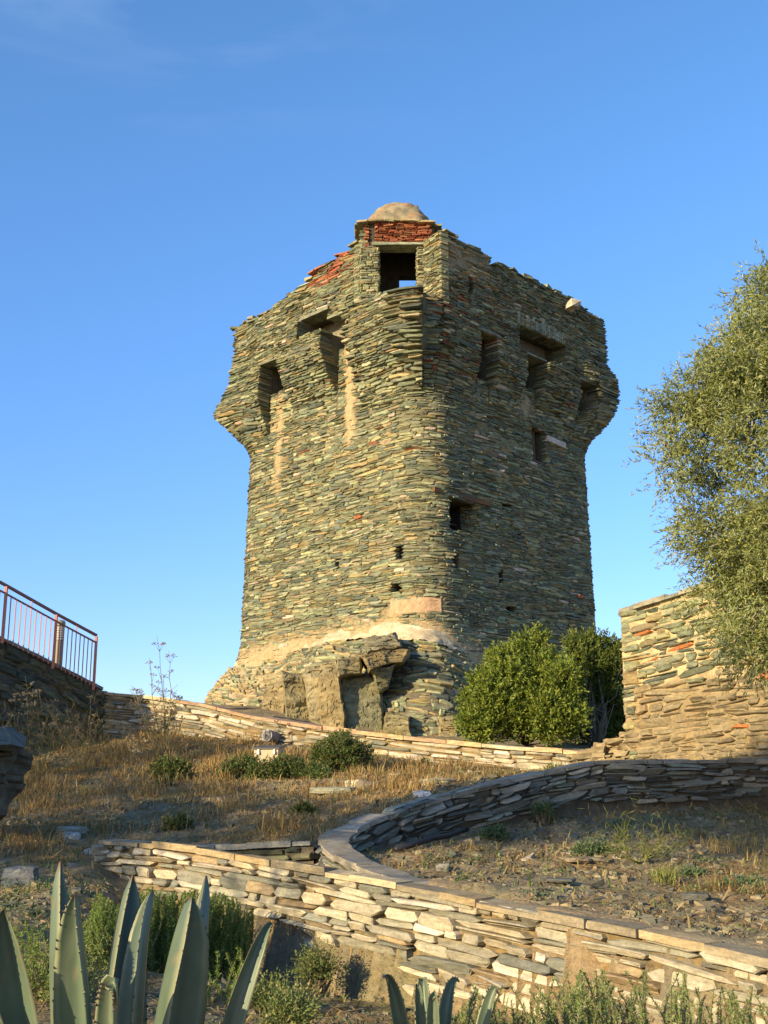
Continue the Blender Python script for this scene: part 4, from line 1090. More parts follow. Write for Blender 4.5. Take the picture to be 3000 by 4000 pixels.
# slate boulder at the left edge
def boulder(name, c, size, col, label, cat='rock', seed=0, flat=.6, mat=M_ROCK, rz=0.0, group=None):
    n1, n2 = 26, 16
    A, B = np.meshgrid(np.linspace(0, 2 * np.pi, n1 + 1), np.linspace(-np.pi / 2, np.pi / 2, n2), indexing='ij')
    x, y, z = np.cos(B) * np.cos(A), np.cos(B) * np.sin(A), np.sin(B)
    m_ = np.maximum.reduce([np.abs(x), np.abs(y), np.abs(z)]); q = .55 / m_ + .45
    x, y, z = x * q, y * q, z * q
    d = 1 + .22 * fbm(x * 1.3 + seed, y * 1.3 + z * 1.1, seed) + .10 * np.round(3 * fbm(x * 1.5 + 3, z * 4 + seed, seed + 4)) / 3
    V = np.stack([x * d * size[0], y * d * size[1], z * d * size[2]], -1)
    ca, sa = math.cos(rz), math.sin(rz)
    V = np.stack([V[..., 0] * ca - V[..., 1] * sa, V[..., 0] * sa + V[..., 1] * ca, V[..., 2]], -1)
    ob = mk(name, V, [grid_faces(n1 + 1, n2)], mat, None, np.asarray(col) * (1 + .3 * fbm(x * 2 + seed, z * 5, seed))[..., None])
    ob.location = tuple(c)
    return tag(ob, label, cat, group)
def on_ground(px, py, Y, sink=0.0):
    q = U(px, py, Y); return np.array((q[0], q[1], float(gz(q[0], q[1])) - sink))
b1 = empty('boulder', tuple(U(-60, 3080, 11.5)), 'large dark slate boulder with a flat ledge at the left edge', 'rock'); b1o = np.array(b1.location)
for nm_, c4_, dp_, cl_, sd_ in (('upper_slab', [(-400, 2845, 11.6), (16, 2838, 11.8), (52, 2912, 11.3), (-400, 2950, 10.9)], .75, (.11, .112, .092), 41), ('lower_block', [(-400, 2930, 11.1), (30, 2915, 11.45), (-50, 3180, 11.5), (-400, 3240, 11.3)], .7, (.10, .088, .058), 45)):
    m = MB(); rockq(m, c4_, dp_, cl_, seed=sd_, rough=.09, off=b1o); m.build(nm_, M_ROCK, b1)

loose = [(1300, 3100, 14.6, .30, .2, .045, (.27, .26, .17), 'flat greenish slate lying beside the pile of stones on the slope'),
         (1392, 3072, 14.9, .14, .12, .09, (.42, .37, .24), 'pale tilted stone on top of the small stone pile on the slope'),
         (1440, 3092, 14.7, .17, .12, .07, (.24, .2, .13), 'brown stone in the small stone pile on the slope'),
         (1350, 3062, 15.2, .2, .14, .07, (.22, .19, .12), 'dark stone at the back of the stone pile on the slope'),
         (1652, 3124, 12.6, .10, .07, .05, (.66, .62, .56), 'small white stone just above the top of the hairpin wall'),
         (1710, 3075, 14.0, .24, .15, .05, (.34, .30, .19), 'flat tan slate on the slope above the hairpin wall'),
         (290, 3118, 12.5, .17, .12, .05, (.25, .27, .24), 'grey slate slab in the shade near the left boulder'),
         (285, 3150, 12.2, .10, .08, .06, (.36, .37, .35), 'small pale grey stone in the shade near the left boulder'),
         (370, 3270, 11.2, .10, .08, .05, (.22, .24, .22), 'grey slate lump above the end of the foreground wall'),
         (80, 3375, 9.6, .14, .10, .09, (.13, .14, .14), 'dark slate lump in the shade left of the foreground wall'),
         (2250, 3400, 9.7, .12, .07, .018, (.24, .20, .13), 'tan flat stone on the lower slope near its middle'),
         (2330, 3395, 9.8, .11, .07, .022, (.18, .155, .10), 'brown flat stone on the lower slope beside its tan neighbour'),
         (2330, 2985, 13.0 + 4.6, .2, .12, .05, (.4, .33, .2), 'broken stone beside the right end of the ramp wall'),
         (2180, 3500, 8.6, .13, .09, .016, (.11, .11, .09), 'blue grey slate plate low on the right slope'),
         (2720, 3560, 7.9, .10, .08, .022, (.11, .108, .085), 'dark slate chunk near the green clump on the right'),
         (1730, 3428, 9.5, .06, .05, .035, (.17, .16, .125), 'rounded grey stone beside the lower arm of the hairpin wall')]
for i_, (px, py, Y, a, b_, c_, col, lab) in enumerate(loose):
    p = on_ground(px, py, Y, -.02)
    boulder('loose_stone', p, (a, b_, c_), col, lab, 'stone', 60 + i_ * 3, mat=M_STONE_NEAR, rz=random.uniform(-.6, .6))

# ------------------------------------------------------------------ stuff on the ground
def box_chips(n, x, y, sz, col, dz=0.0):
    """thin tilted slate chips"""
    o = np.array([(-1, -.8), (.2, -1), (1, -.3), (.7, .8), (-.5, 1)])
    a = rng.uniform(0, 6.28, n); L = sz; Wd = sz * rng.uniform(.4, .8, n); th = sz * rng.uniform(.08, .22, n)
    oo = o[None] + rng.uniform(-.3, .3, (n, 5, 2))
    px = oo[..., 0] * L[:, None] * .5; py = oo[..., 1] * Wd[:, None] * .5
    X = px * np.cos(a)[:, None] - py * np.sin(a)[:, None]; Y = px * np.sin(a)[:, None] + py * np.cos(a)[:, None]
    tx, ty = rng.normal(0, .16, n), rng.normal(-.06, .16, n)
    e = .06; gxs = (gz(x + e, y) - gz(x - e, y)) / (2 * e); gys = (gz(x, y + e) - gz(x, y - e)) / (2 * e)
    Z = X * (tx + np.clip(gxs, -1, 1))[:, None] + Y * (ty + np.clip(gys, -1, 1))[:, None]
    base = gz(x, y) + dz
    T = np.stack([X + x[:, None], Y + y[:, None], Z + base[:, None] + th[:, None]], -1)
    Bt = np.stack([X * 1.05 + x[:, None], Y * 1.05 + y[:, None], Z + base[:, None] - .015], -1)
    V = np.concatenate([T, Bt], 1).reshape(-1, 3); b = (np.arange(n) * 10)[:, None]
    i = np.arange(5); j = (i + 1) % 5
    q = (np.stack([i + 5, j + 5, j, i], -1)[None] + b[..., None]).reshape(-1, 4)
    return V, [np.arange(5)[None] + b, q], np.repeat(col, 10, 0)
def scatter(n, x0, x1, y0, y1):
    return rng.uniform(x0, x1, n), rng.uniform(y0, y1, n)
def in_view(x, y, m=1.3):
    return (np.abs(x) < (.335 * y * m + .3)) & (y > 3.5)
def away(x, y):
    """True off the walls"""
    ok = np.ones(len(x), bool)
    for L_, h_ in ((L1, .26), (L2, .22), (L6, .2), (L3, .3), (L5, .7)):
        d = np.full(len(x), 9.)
        for q in L_.P[::3]: d = np.minimum(d, np.hypot(x - q[0], y - q[1]))
        ok &= d > h_
    return ok
x, y = scatter(120000, -9, 6, 4, 25)
k = in_view(x, y) & away(x, y); x, y = x[k], y[k]
ga = grass_amount(x, y); k = (rng.random(len(x)) < (1.0 - ga * .85) * (.35 + .65 * (fbm(x * 1.4, y * 1.4, 91) > -.1))) & ((y < fx(W3P, x) - .2)); x, y = x[k], y[k]
sz = np.clip(rng.lognormal(-3.5, .62, len(x)), .012, .16)
SH = np.array([(.17, .155, .10), (.13, .122, .085), (.20, .168, .10), (.26, .21, .12), (.10, .095, .07), (.21, .155, .082), (.32, .28, .20)])
V, F, C = box_chips(len(x), x, y, sz, SH[rng.choice(7, len(x), p=(.24, .2, .2, .13, .12, .08, .03))] * rng.uniform(.8, 1.2, (len(x), 1)))
tag(mk('shale_debris', V, F, M_STONE_NEAR, None, C), 'broken slate chips littering the slopes between the walls', 'gravel', kind='stuff')

def blades(x, y, h, lean, w, col, seg=2, curl=.6):
    """bent grass blades: arrays"""
    n = len(x); a = rng.uniform(0, 6.28, n); d = np.stack([np.cos(a), np.sin(a), 0 * a], -1); s = np.stack([-np.sin(a), np.cos(a), 0 * a], -1)
    b = np.stack([x, y, gz(x, y) - .01], -1); up = np.array([0, 0, 1.])
    m_ = b + up * (h * .6)[:, None] + d * (h * lean * .4)[:, None]
    t = b + up * (h * (1 - curl * lean * .5))[:, None] + d * (h * lean * 1.1)[:, None]
    V = np.stack([b - s * w[:, None] * .5, b + s * w[:, None] * .5, m_ + s * w[:, None] * .38, m_ - s * w[:, None] * .38, t], 1).reshape(-1, 3)
    o = (np.arange(n) * 5)[:, None]
    return V, [np.array([[0, 1, 2, 3]]) + o, np.array([[3, 2, 4]]) + o], np.repeat(col, 5, 0)
def straw_cols(n):
    P = np.array([(.40, .265, .10), (.31, .195, .075), (.46, .34, .15), (.22, .135, .055), (.27, .24, .085)])
    return P[rng.choice(5, n, p=(.32, .28, .16, .16, .08))] * rng.uniform(.8, 1.2, (n, 1))
x, y = scatter(340000, -9, 6, 4, 25)
k = in_view(x, y) & away(x, y) & (y < fx(W3P, x) - .15) & (y > fx(W1P, x)); x, y = x[k], y[k]
ga = grass_amount(x, y); cl = .5 + .5 * fbm(x * 2.6, y * 2.6, 55)
k = rng.random(len(x)) < np.clip(ga * 1.25, 0.10, 1) * np.clip(cl * 2.4 - .75, .06, 1); x, y, ga = x[k], y[k], ga[k]
h = rng.uniform(.03, .15, len(x)) * (.55 + .8 * ga) * (.6 + 1.1 * (fbm(x * 1.9, y * 1.9, 58) > .12))
g2_ = (x > XH) & (y < fx(up_i, x)); h = h * np.where(g2_, .62, 1); V, F, C = blades(x, y, h, rng.uniform(.2, 1.5, len(x)) + g2_ * .8, rng.uniform(.004, .009, len(x)) * (.7 + y / 20), straw_cols(len(x)))
tag(mk('dry_grass', V, F, M_GRASS, None, C), 'golden dry grass and straw covering the sunlit slope', 'grass', kind='stuff')
x, y = scatter(70000, -9, 7, 4, 24); k = in_view(x, y, 1.3) & away(x, y); x, y = x[k], y[k]
g2w = np.where((x > XH) & (y < fx(up_i, x)) & (y > fx(W1P, x)), sstep(1.3, 3.0, x) * sstep(-2.2, -.4, y - fx(up_i, x)) * 1.3 + .28, .24)
g2w = np.where(y < fx(W1P, x), .55, g2w)
k = (rng.random(len(x)) < g2w * np.clip(1.2 * fbm(x * 1.5, y * 1.5, 71) + .5, 0, 1)) & (y < fx(W3P, x) - .2); x, y = x[k], y[k]
gcs = np.array((.13, .17, .045)) * rng.uniform(.6, 1.5, (len(x), 1)) * np.array([1, 1, 1.]); gcs[rng.random(len(x)) < .25] = (.32, .26, .10)
V, F, C = blades(x, y, rng.uniform(.03, .12, len(x)), rng.uniform(.2, 1.2, len(x)), rng.uniform(.006, .014, len(x)), gcs)
tag(mk('green_grass', V, F, M_GRASS, None, C), 'short green grass and weeds along the foot of the walls', 'grass', kind='stuff')

# fallen straw and stems lying flat
x, y = scatter(60000, -9, 6, 4, 24)
k = in_view(x, y) & away(x, y) & (y < fx(W3P, x) - .15) & (rng.random(len(x)) < np.clip(.5 + .7 * fbm(x * 1.7, y * 1.7, 83), .1, 1)); x, y = x[k], y[k]
n = len(x); a = rng.uniform(0, 6.28, n); l = rng.uniform(.04, .17, n); w = rng.uniform(.003, .006, n) * (.7 + y / 18)
dx, dy = np.cos(a) * l / 2, np.sin(a) * l / 2; sx, sy = -np.sin(a) * w, np.cos(a) * w
A_, B_ = np.stack([x - dx, y - dy, gz(x - dx, y - dy) + .012], -1), np.stack([x + dx, y + dy, gz(x + dx, y + dy) + rng.uniform(.01, .05, n)], -1); S_ = np.stack([sx, sy, 0 * sx], -1)
V = np.stack([A_ - S_, A_ + S_, B_ + S_, B_ - S_], 1).reshape(-1, 3)
tag(mk('straw_litter', V, [np.arange(4 * n).reshape(-1, 4)], M_GRASS, None, np.repeat(straw_cols(n) * .9, 4, 0)), 'dead straw and broken stems lying flat on the slopes', 'litter', kind='stuff')
# small creeping weeds everywhere between the stones
m = MB_ = MB()
x, y = scatter(1500, -8, 6, 4.5, 23); k = in_view(x, y) & away(x, y) & (y < fx(W3P, x) - .3)
k &= rng.random(len(x)) < np.where((x > XH) & (y < fx(up_i, x)) & (y > fx(W1P, x)), .5, np.where(y < fx(W1P, x), .6, .16)); x, y = x[k], y[k]
for cx_, cy_ in zip(x, y):
    n = random.randint(25, 80); r_ = random.uniform(.04, .15); p = rng.normal(0, 1, (n, 3)) * (r_, r_, 0); px_, py_ = cx_ + p[:, 0], cy_ + p[:, 1]
    B_ = np.stack([px_, py_, gz(px_, py_) + rng.uniform(.005, .06, n)], -1); d = unit(rng.normal(size=(n, 3)) * (1, 1, .5) + np.array((0, 0, .6)))
    m.leaves(B_, d, unit(np.cross(d, rand_dirs(n))), rng.uniform(.015, .035, n), .010, np.array(random.choice([(.10, .15, .05), (.13, .18, .045), (.085, .125, .045), (.17, .19, .06)])) * rng.uniform(.7, 1.25, (n, 1)))
tag(m.build('ground_cover', M_LEAF), 'small green creeping weeds scattered between the broken slates', 'weeds', kind='stuff')

# ------------------------------------------------------------------ plants
def vec(*a): return np.array(a, float)
def sublobes(lobes, k, f):
    """knobbly crown: small clumps over each big lobe"""
    out = []
    for c, r in lobes:
        out.append((c, tuple(q * .62 for q in r)))
        for _ in range(k):
            d = rand_dirs(1)[0]; q = f * random.uniform(.6, 1.25)
            out.append((np.array(c) + d * np.array(r) * random.uniform(.6, .98), tuple(max(r) * q * random.uniform(.8, 1.15) for _i in range(3))))
    return out
def in_lobes(n, lobes, shell=.55):
    """points in a union of ellipsoids, denser to the outside; returns points and outward directions"""
    w = np.array([l[1][0] * l[1][1] * l[1][2] for l in lobes]) ** .67; i = rng.choice(len(lobes), n, p=w / w.sum())
    c = np.array([l[0] for l in lobes])[i]; r = np.array([l[1] for l in lobes])[i]
    d = rand_dirs(n); q = (rng.uniform(shell ** 3, 1, n) ** (1 / 3))[:, None]
    q = q * (1 + .28 * fbm(d[:, 0] * 2.2 + c[:, 0], d[:, 2] * 2.2 + d[:, 1] + c[:, 2], 3))[:, None]
    return c + d * r * q, unit(d * r)
def shoots(mb, P, D, L, nl, ll, lw, cols, droop=0.0, spread=.9, wob=.25):
    """leafy shoots: nl leaves along each"""
    n = len(P)
    D = unit(D + rng.normal(0, wob, D.shape)); t = np.repeat(np.linspace(.05, 1, nl)[None], n, 0) + rng.uniform(-.05, .05, (n, nl))
    Ls = np.broadcast_to(L, (n,))[:, None]
    B = P[:, None] + D[:, None] * (Ls * t)[..., None] - vec(0, 0, 1) * (droop * Ls * t ** 2)[..., None]
    ld = unit(D[:, None] * .75 + rng.normal(0, spread * .6, (n, nl, 3)) - vec(0, 0, droop * .5))
    s = unit(np.cross(ld, rng.normal(size=(n, nl, 3))))
    B, ld, s = B.reshape(-1, 3), ld.reshape(-1, 3), s.reshape(-1, 3)
    m = len(B); lf = ll * rng.uniform(.65, 1.2, m)
    mb.leaves(B, ld, s, lf, lw * rng.uniform(.8, 1.15, m), cols(m), bend=.06)
    return B
def mixcols(P, w, spread=.25):
    P = np.array(P, float)
    def f(n): return P[rng.choice(len(P), n, p=np.array(w) / np.sum(w))] * rng.uniform(1 - spread, 1 + spread, (n, 1))
    return f
def branchwork(mb, base, targets, r0, r1, col, sag=.15, wob=.08, n=6):
    for t in targets:
        t = np.asarray(t, float); b = np.asarray(base, float); q = np.linspace(0, 1, n)[:, None]
        mid = (b + t) / 2 + vec(0, 0, 1) * np.linalg.norm(t - b) * sag
        p = (1 - q) ** 2 * b + 2 * q * (1 - q) * mid + q ** 2 * t
        p[1:-1] += rng.normal(0, wob * np.linalg.norm(t - b) / 4, (n - 2, 3))
        mb.tube(p, np.linspace(r0, r1, n), col, 6)

def olive_tree(name, base, fork, lobes, nshoot, nl, leaf, width, label, cat='tree', fruit=0, ntwig=140, trunk_r=.16, group=None):
    e = empty(name, tuple(base), label, cat, group); O = np.asarray(base, float)
    bark = (.115, .10, .075)
    m = MB(); q = np.linspace(0, 1, 7)[:, None]; tp = (1 - q) * (O - vec(0, 0, .2)) + q * fork; tp[2:-1] += rng.normal(0, .05, (4, 3))
    m.tube(tp - O, np.linspace(trunk_r * 1.5, trunk_r, 7) * np.array([1.3, 1, .95, 1, .92, 1, .9]), bark, 10); m.build('trunk', M_BARK, e, True)
    m = MB(); cen = [np.array(l[0]) for l in lobes]
    branchwork(m, np.array(fork) - O, [c * .8 + np.array(fork) * .2 - O for c in [np.array(l[0]) for l in sorted(lobes, key=lambda l: -l[1][0])[:14]]], trunk_r * .22, .006, bark, .10, .10, 10)
    T, _ = in_lobes(ntwig, lobes, .5)
    for t in T:
        c = cen[int(np.argmin([np.linalg.norm(t - q) for q in cen]))]
        branchwork(m, c - O, [t - O], .014, .003, (.24, .21, .15), -.05, .3, 5)
    m.build('branches', M_BARK, e, True)
    P, D = in_lobes(nshoot, lobes, .35)
    out = D + rng.normal(0, .45, D.shape) + vec(0, 0, .15)
    m = MB()
    cols = mixcols([(.215, .240, .062), (.28, .305, .125), (.150, .185, .045), (.34, .36, .19), (.255, .255, .06)], (4, 3, 3, 1.5, 1.5))
    B = shoots(m, P - O, out, rng.uniform(.14, .34, nshoot), nl, leaf, width, cols, droop=.25, spread=.8)
    m.build('foliage', M_LEAF, e)
    if fruit:
        k = rng.choice(len(B), fruit, replace=False); m = MB()
        oc = np.array([(0, 0, 1), (1, 0, 0), (0, 1, 0), (-1, 0, 0), (0, -1, 0), (0, 0, -1.)]) * (.011, .011, .015)
        V = (B[k] - vec(0, 0, .02))[:, None] + oc[None]; o = (np.arange(fruit) * 6)[:, None, None]
        F = (np.array([[0, 1, 2], [0, 2, 3], [0, 3, 4], [0, 4, 1], [5, 2, 1], [5, 3, 2], [5, 4, 3], [5, 1, 4]])[None] + o).reshape(-1, 3)
        m.add(V.reshape(-1, 3), [F], np.repeat(mixcols([(.40, .42, .06), (.5, .42, .07)], (3, 1))(fruit), 6, 0)); m.build('olives', M_PLAST, e, True)
    return e

PXM = 1 / 385.
OLV = [((3080, 1500), 300), ((2880, 1580), 200), ((2680, 1640), 110), ((2740, 1500), 110), ((2940, 1370), 130), ((3080, 1260), 140), ((3030, 1110), 50), ((2890, 1190), 40), ((2620, 1760), 70), ((2780, 1800), 150), ((3060, 1900), 300), ((2640, 1560), 50),
       ((2700, 2030), 70), ((2690, 2150), 60), ((2860, 2080), 160), ((3060, 2250), 240), ((2880, 2330), 120), ((2930, 2500), 90), ((3060, 2500), 150), ((2820, 2220), 90), ((2620, 1900), 45), ((2830, 1420), 70), ((2990, 1060), 60), ((2960, 1180), 80), ((2560, 1680), 40)]
lob = []
for (px, py), r in OLV:
    Yd = 11.0 + random.uniform(-.45, .45); r_ = r * PXM
    lob.append((U(px, py, Yd), (r_, r_ * 1.25, r_ * .95)))
lob += [((5.1, 11.0, 4.2), (1.3, 1.2, 1.2)), ((5.3, 10.6, 2.6), (1.2, 1.1, 1.1)), ((5.0, 11.4, 3.3), (1.0, .8, 1.0)), ((6.3, 10.7, 3.6), (1.2, 1.2, 1.3))]
ob = vec(5.05, 10.3, 0); ob[2] = float(gz(ob[0], ob[1]))
olive_tree('olive_tree', ob, vec(4.95, 10.6, 1.3), sublobes(lob, 6, .36), 17000, 16, .060, .0135, 'large silvery green olive tree hung with small fruit at the right edge', fruit=420, ntwig=300)

# trees left of the photographer whose shade falls across the walls
sh = math.sin(SUN_AZ); ch = math.cos(SUN_AZ)
def uv(u, v, z): return vec(sh * u + ch * v, ch * u - sh * v, z)
for grp_, (v0, lab_) in zip((
    [(-7.0, 5.1, 1.15, 1.1), (-8.1, 4.35, 1.05, .8), (-6.0, 5.35, .85, .9), (-5.2, 4.7, .6, .55), (-6.6, 5.9, .6, .45)],
    [(-9.3, 3.65, 1.0, .75), (-10.4, 3.85, .95, .7), (-11.6, 3.9, 1.0, .75), (-13.0, 4.1, 1.1, .75), (-14.3, 4.3, .9, .6), (-9.5, 3.0, .75, .5), (-10.7, 3.1, .9, .6), (-9.7, 2.4, .8, .4), (-15.8, 5.0, .8, .6), (-17.2, 5.7, 1.1, .85), (-18.4, 6.0, 1.1, .8)]), ((-7.1, 'olive tree outside the frame on the left, shading the hairpin wall'), (-11.4, 'broad olive tree outside the frame on the far left, shading the boulder'))):
    L_ = [(uv(-6, a, b), (c_, c_, d_)) for a, b, c_, d_ in grp_]
    tb_ = uv(-6.1, v0, -1.45)
    olive_tree('olive_tree', tb_, tb_ + vec(.1, .2, 3.4), L_, 3400, 12, .10, .032, lab_, ntwig=60, trunk_r=.13)

def shrub(name, base, lobes, nsh, nl, leaf, width, cols, label, cat='shrub', shoot=.18, extra=None, up=.5, shell=.62, stem=(.13, .10, .06), group=None, spread=.9, knob=0):
    e = empty(name, tuple(base), label, cat, group); O = np.asarray(base, float)
    m = MB(); T, _ = in_lobes(26, lobes, .2); branchwork(m, vec(0, 0, -.05), T - O, .018, .005, stem, .05, .25, 5); m.build('branches', M_BARK, e, True)
    lobes = sublobes(lobes, knob, .36) if knob else lobes
    P, D = in_lobes(nsh, lobes, shell); m = MB()
    B = shoots(m, P - O, D * .8 + vec(0, 0, up), rng.uniform(.6, 1.3, nsh) * shoot, nl, leaf, width, cols, spread=spread)
    m.build('foliage', M_LEAF, e)
    if extra:
        nm, n, cc, sz = extra; k = rng.choice(len(P), min(n, len(P)), replace=False); m = MB()
        Pk = np.repeat(P[k], 9, 0) + rng.normal(0, sz * 1.2, (len(k) * 9, 3)); d = rand_dirs(len(Pk))
        m.leaves(Pk - O, d, unit(np.cross(d, rand_dirs(len(Pk)))), sz, sz * .6, mixcols(cc, [1] * len(cc))(len(Pk))); m.build(nm, M_LEAF, e)
    return e
LENT = mixcols([(.13, .175, .020), (.175, .215, .026), (.09, .125, .018), (.24, .25, .035)], (4, 3, 2.5, 1.2))
def lobe(px, py, Y, r, k=(1, 1, 1)):
    s = Y * 1.02 / F_PX * r; return (U(px, py, Y), (s * k[0], s * k[1], s * k[2]))
mb0 = U(2050, 2900, 22.4)
shrub('mastic_shrub', mb0, [lobe(2010, 2770, 22.2, 125), lobe(2130, 2630, 22.6, 100), lobe(2060, 2580, 22.9, 60), lobe(2180, 2760, 22.1, 125), lobe(1920, 2800, 22.0, 110), lobe(1890, 2690, 22.6, 75), lobe(1900, 2840, 21.9, 80), lobe(2160, 2850, 21.8, 90), lobe(2000, 2670, 22.5, 100), lobe(1850, 2760, 22.4, 40), lobe(2100, 2500, 22.8, 26), lobe(2040, 2510, 22.8, 20), lobe(1945, 2590, 22.6, 28)],
      7200, 12, .082, .033, LENT, 'broad bright green mastic shrub with red tufts in front of the tower', 'shrub', .22, ('red_tufts', 26, [(.34, .07, .02), (.28, .10, .03)], .045), .75, knob=7)
mb0 = U(2330, 2900, 23.2)
shrub('mastic_shrub', mb0, [lobe(2290, 2600, 24.6, 105), lobe(2370, 2630, 24.8, 100), lobe(2330, 2720, 24.7, 125), lobe(2400, 2760, 24.7, 95), lobe(2310, 2850, 24.4, 95), lobe(2260, 2545, 24.6, 45), lobe(2350, 2535, 24.8, 50), lobe(2400, 2570, 24.9, 40)],
      4200, 11, .085, .034, mixcols([(.10, .13, .018), (.13, .155, .024), (.075, .10, .016)], (3, 2, 2)), 'shaded mastic shrub tucked between the bright shrub and the mortared wall', 'shrub', .22, None, .7, knob=6)  # leaf colours lowered to put this shrub's shade into the foliage
HERB = mixcols([(.085, .125, .030), (.06, .095, .022), (.13, .155, .04), (.20, .13, .04)], (4, 3, 2, 1.0))
def low_shrub(name, px, py, Y, lobes, nsh, label, cols=HERB, leaf=.042, width=.017, extra=None, shoot=.10, cat='shrub', group=None, nl=10):
    b = on_ground(px, py, Y)
    return shrub(name, b, [lobe(*l) for l in lobes], int(nsh * 2.3), nl, leaf, width, cols, label, cat, shoot, extra, .6, .3, group=group)
low_shrub('rue_shrub', 1330, 3005, 18.0, [(1330, 2950, 18.0, 70), (1270, 2965, 18.0, 55), (1390, 2965, 18.2, 55), (1330, 2910, 18.2, 40)], 650, 'rounded dark green shrub in front of the ramp wall, highest on the slope')
low_shrub('rue_shrub', 1190, 3060, 17.0, [(1100, 3020, 17.0, 50), (1160, 3030, 17.0, 50), (1230, 3040, 16.8, 42), (1255, 3055, 16.6, 40), (1020, 3030, 17.0, 45)], 620, 'long low green shrub spreading downhill of the boxy floodlight')
low_shrub('rue_shrub', 920, 3045, 17.2, [(920, 3030, 17.2, 48), (960, 3010, 17.3, 48), (885, 3045, 17.1, 34)], 330, 'green and reddish shrub left of the floodlight among dry grass', extra=('red_tufts', 40, [(.34, .12, .06), (.30, .16, .08)], .03))
low_shrub('rue_shrub', 660, 3050, 17.0, [(640, 3025, 17.0, 45), (700, 3020, 17.1, 42), (670, 3040, 16.9, 40)], 330, 'small green shrub at the foot of the dry fennel on the left')
wp_ = [(1430, 3135, 14.2, 34, 'green weed tuft below the stone pile on the slope'), (690, 3225, 12.6, 30, 'dark weed in the shade above the left end of the foreground wall'),
       (1650, 2998, 19.0, 20, 'tiny weed close under the middle of the ramp wall'), (2165, 3020, 16.8, 26, 'green weed near the right end of the ramp wall'), (1900, 3075, 14.8, 22, 'small weed just uphill of the hairpin wall cap'),
       (1185, 3175, 13.3, 24, 'small bright weed in the straw at the middle of the slope'), (640, 3070, 16.3, 14, 'tiny weed left of centre beside the small green shrub')]
for px, py, Y, r, lab in wp_:
    low_shrub('weed', px, py + r * .5, Y, [(px, py, Y, r), (px + r, py + r * .2, Y, r * .7), (px - r, py + r * .3, Y, r * .6)], 70, lab, leaf=.035, shoot=.07, cat='weed', nl=8)
wq_ = [(2900, 3490, 8.6, 70, 'large grey green weed clump near the right edge of the lower slope', 220), (2970, 3540, 8.2, 45, 'grey green weed clump cut by the right edge of the frame', 120), (2310, 3330, 10.2, 40, 'dark green weed on the shaded middle of the lower slope', 110), (2210, 3440, 9.2, 22, 'small weed in front of the hairpin wall on gravel', 60),
       (2530, 3590, 7.8, 26, 'bright weed near the coping of the foreground wall, right of centre', 70), (2700, 3430, 9.2, 28, 'green weed beside the tall thin broom on the right', 70), (2120, 3165, 11.55, 22, 'weed rooted at the foot of the hairpin wall face', 60), (2420, 3240, 11.4, 26, 'dark weed in the grass strip below the hairpin wall', 60),
       (1400, 3420, 9.4, 12, 'tiny weed against the bend of the hairpin wall', 30), (1930, 3260, 10.9, 26, 'dim weed at the back of the shaded lower slope', 70)]
for px, py, Y, r, lab, n in wq_:
    low_shrub('weed', px, py + r * .6, Y, [(px, py, Y, r, (1.2, 1, .6)), (px + r, py + r * .2, Y, r * .7), (px - r, py + r * .3, Y, r * .6)], n, lab, mixcols([(.10, .15, .065), (.13, .17, .06), (.08, .12, .05)], (3, 2, 2)), leaf=.026, width=.012, shoot=.06, cat='weed', nl=9)

def tuft(name, px, py, Y, n, h, r, cols, label, cat='grass tuft', w=.006):
    b = on_ground(px, py, Y); a = rng.uniform(0, 6.28, n); q = r * np.sqrt(rng.random(n))
    V, F, C = blades(b[0] + q * np.cos(a), b[1] + q * np.sin(a), h * rng.uniform(.5, 1.1, n), rng.uniform(.2, .9, n), np.full(n, w), cols(n))
    o = mk(name, V - b, F, M_GRASS, None, C); o.location = tuple(b); return tag(o, label, cat)
tuft('grass_tuft', 2600, 3490, 8.8, 160, .16, .10, mixcols([(.22, .25, .06), (.34, .31, .12)], (2, 1)), 'spiky yellow green grass tuft on the right of the lower slope')
tuft('grass_tuft', 2870, 3330, 10.3, 200, .16, .3, mixcols([(.45, .32, .12), (.36, .26, .09)], (2, 1)), 'patch of tall straw on the right of the lower slope')
tuft('grass_tuft', 1520, 2890 - 5, 26.0, 160, .3, .35, mixcols([(.42, .33, .13), (.33, .30, .10)], (2, 1)), 'dry grass tuft at the foot of the tower masonry', w=.012)
tuft('grass_tuft', 1420, 3010, 17.6, 120, .22, .25, mixcols([(.45, .34, .14), (.36, .26, .09)], (2, 1)), 'pale dry grass tuft right of the highest green shrub')

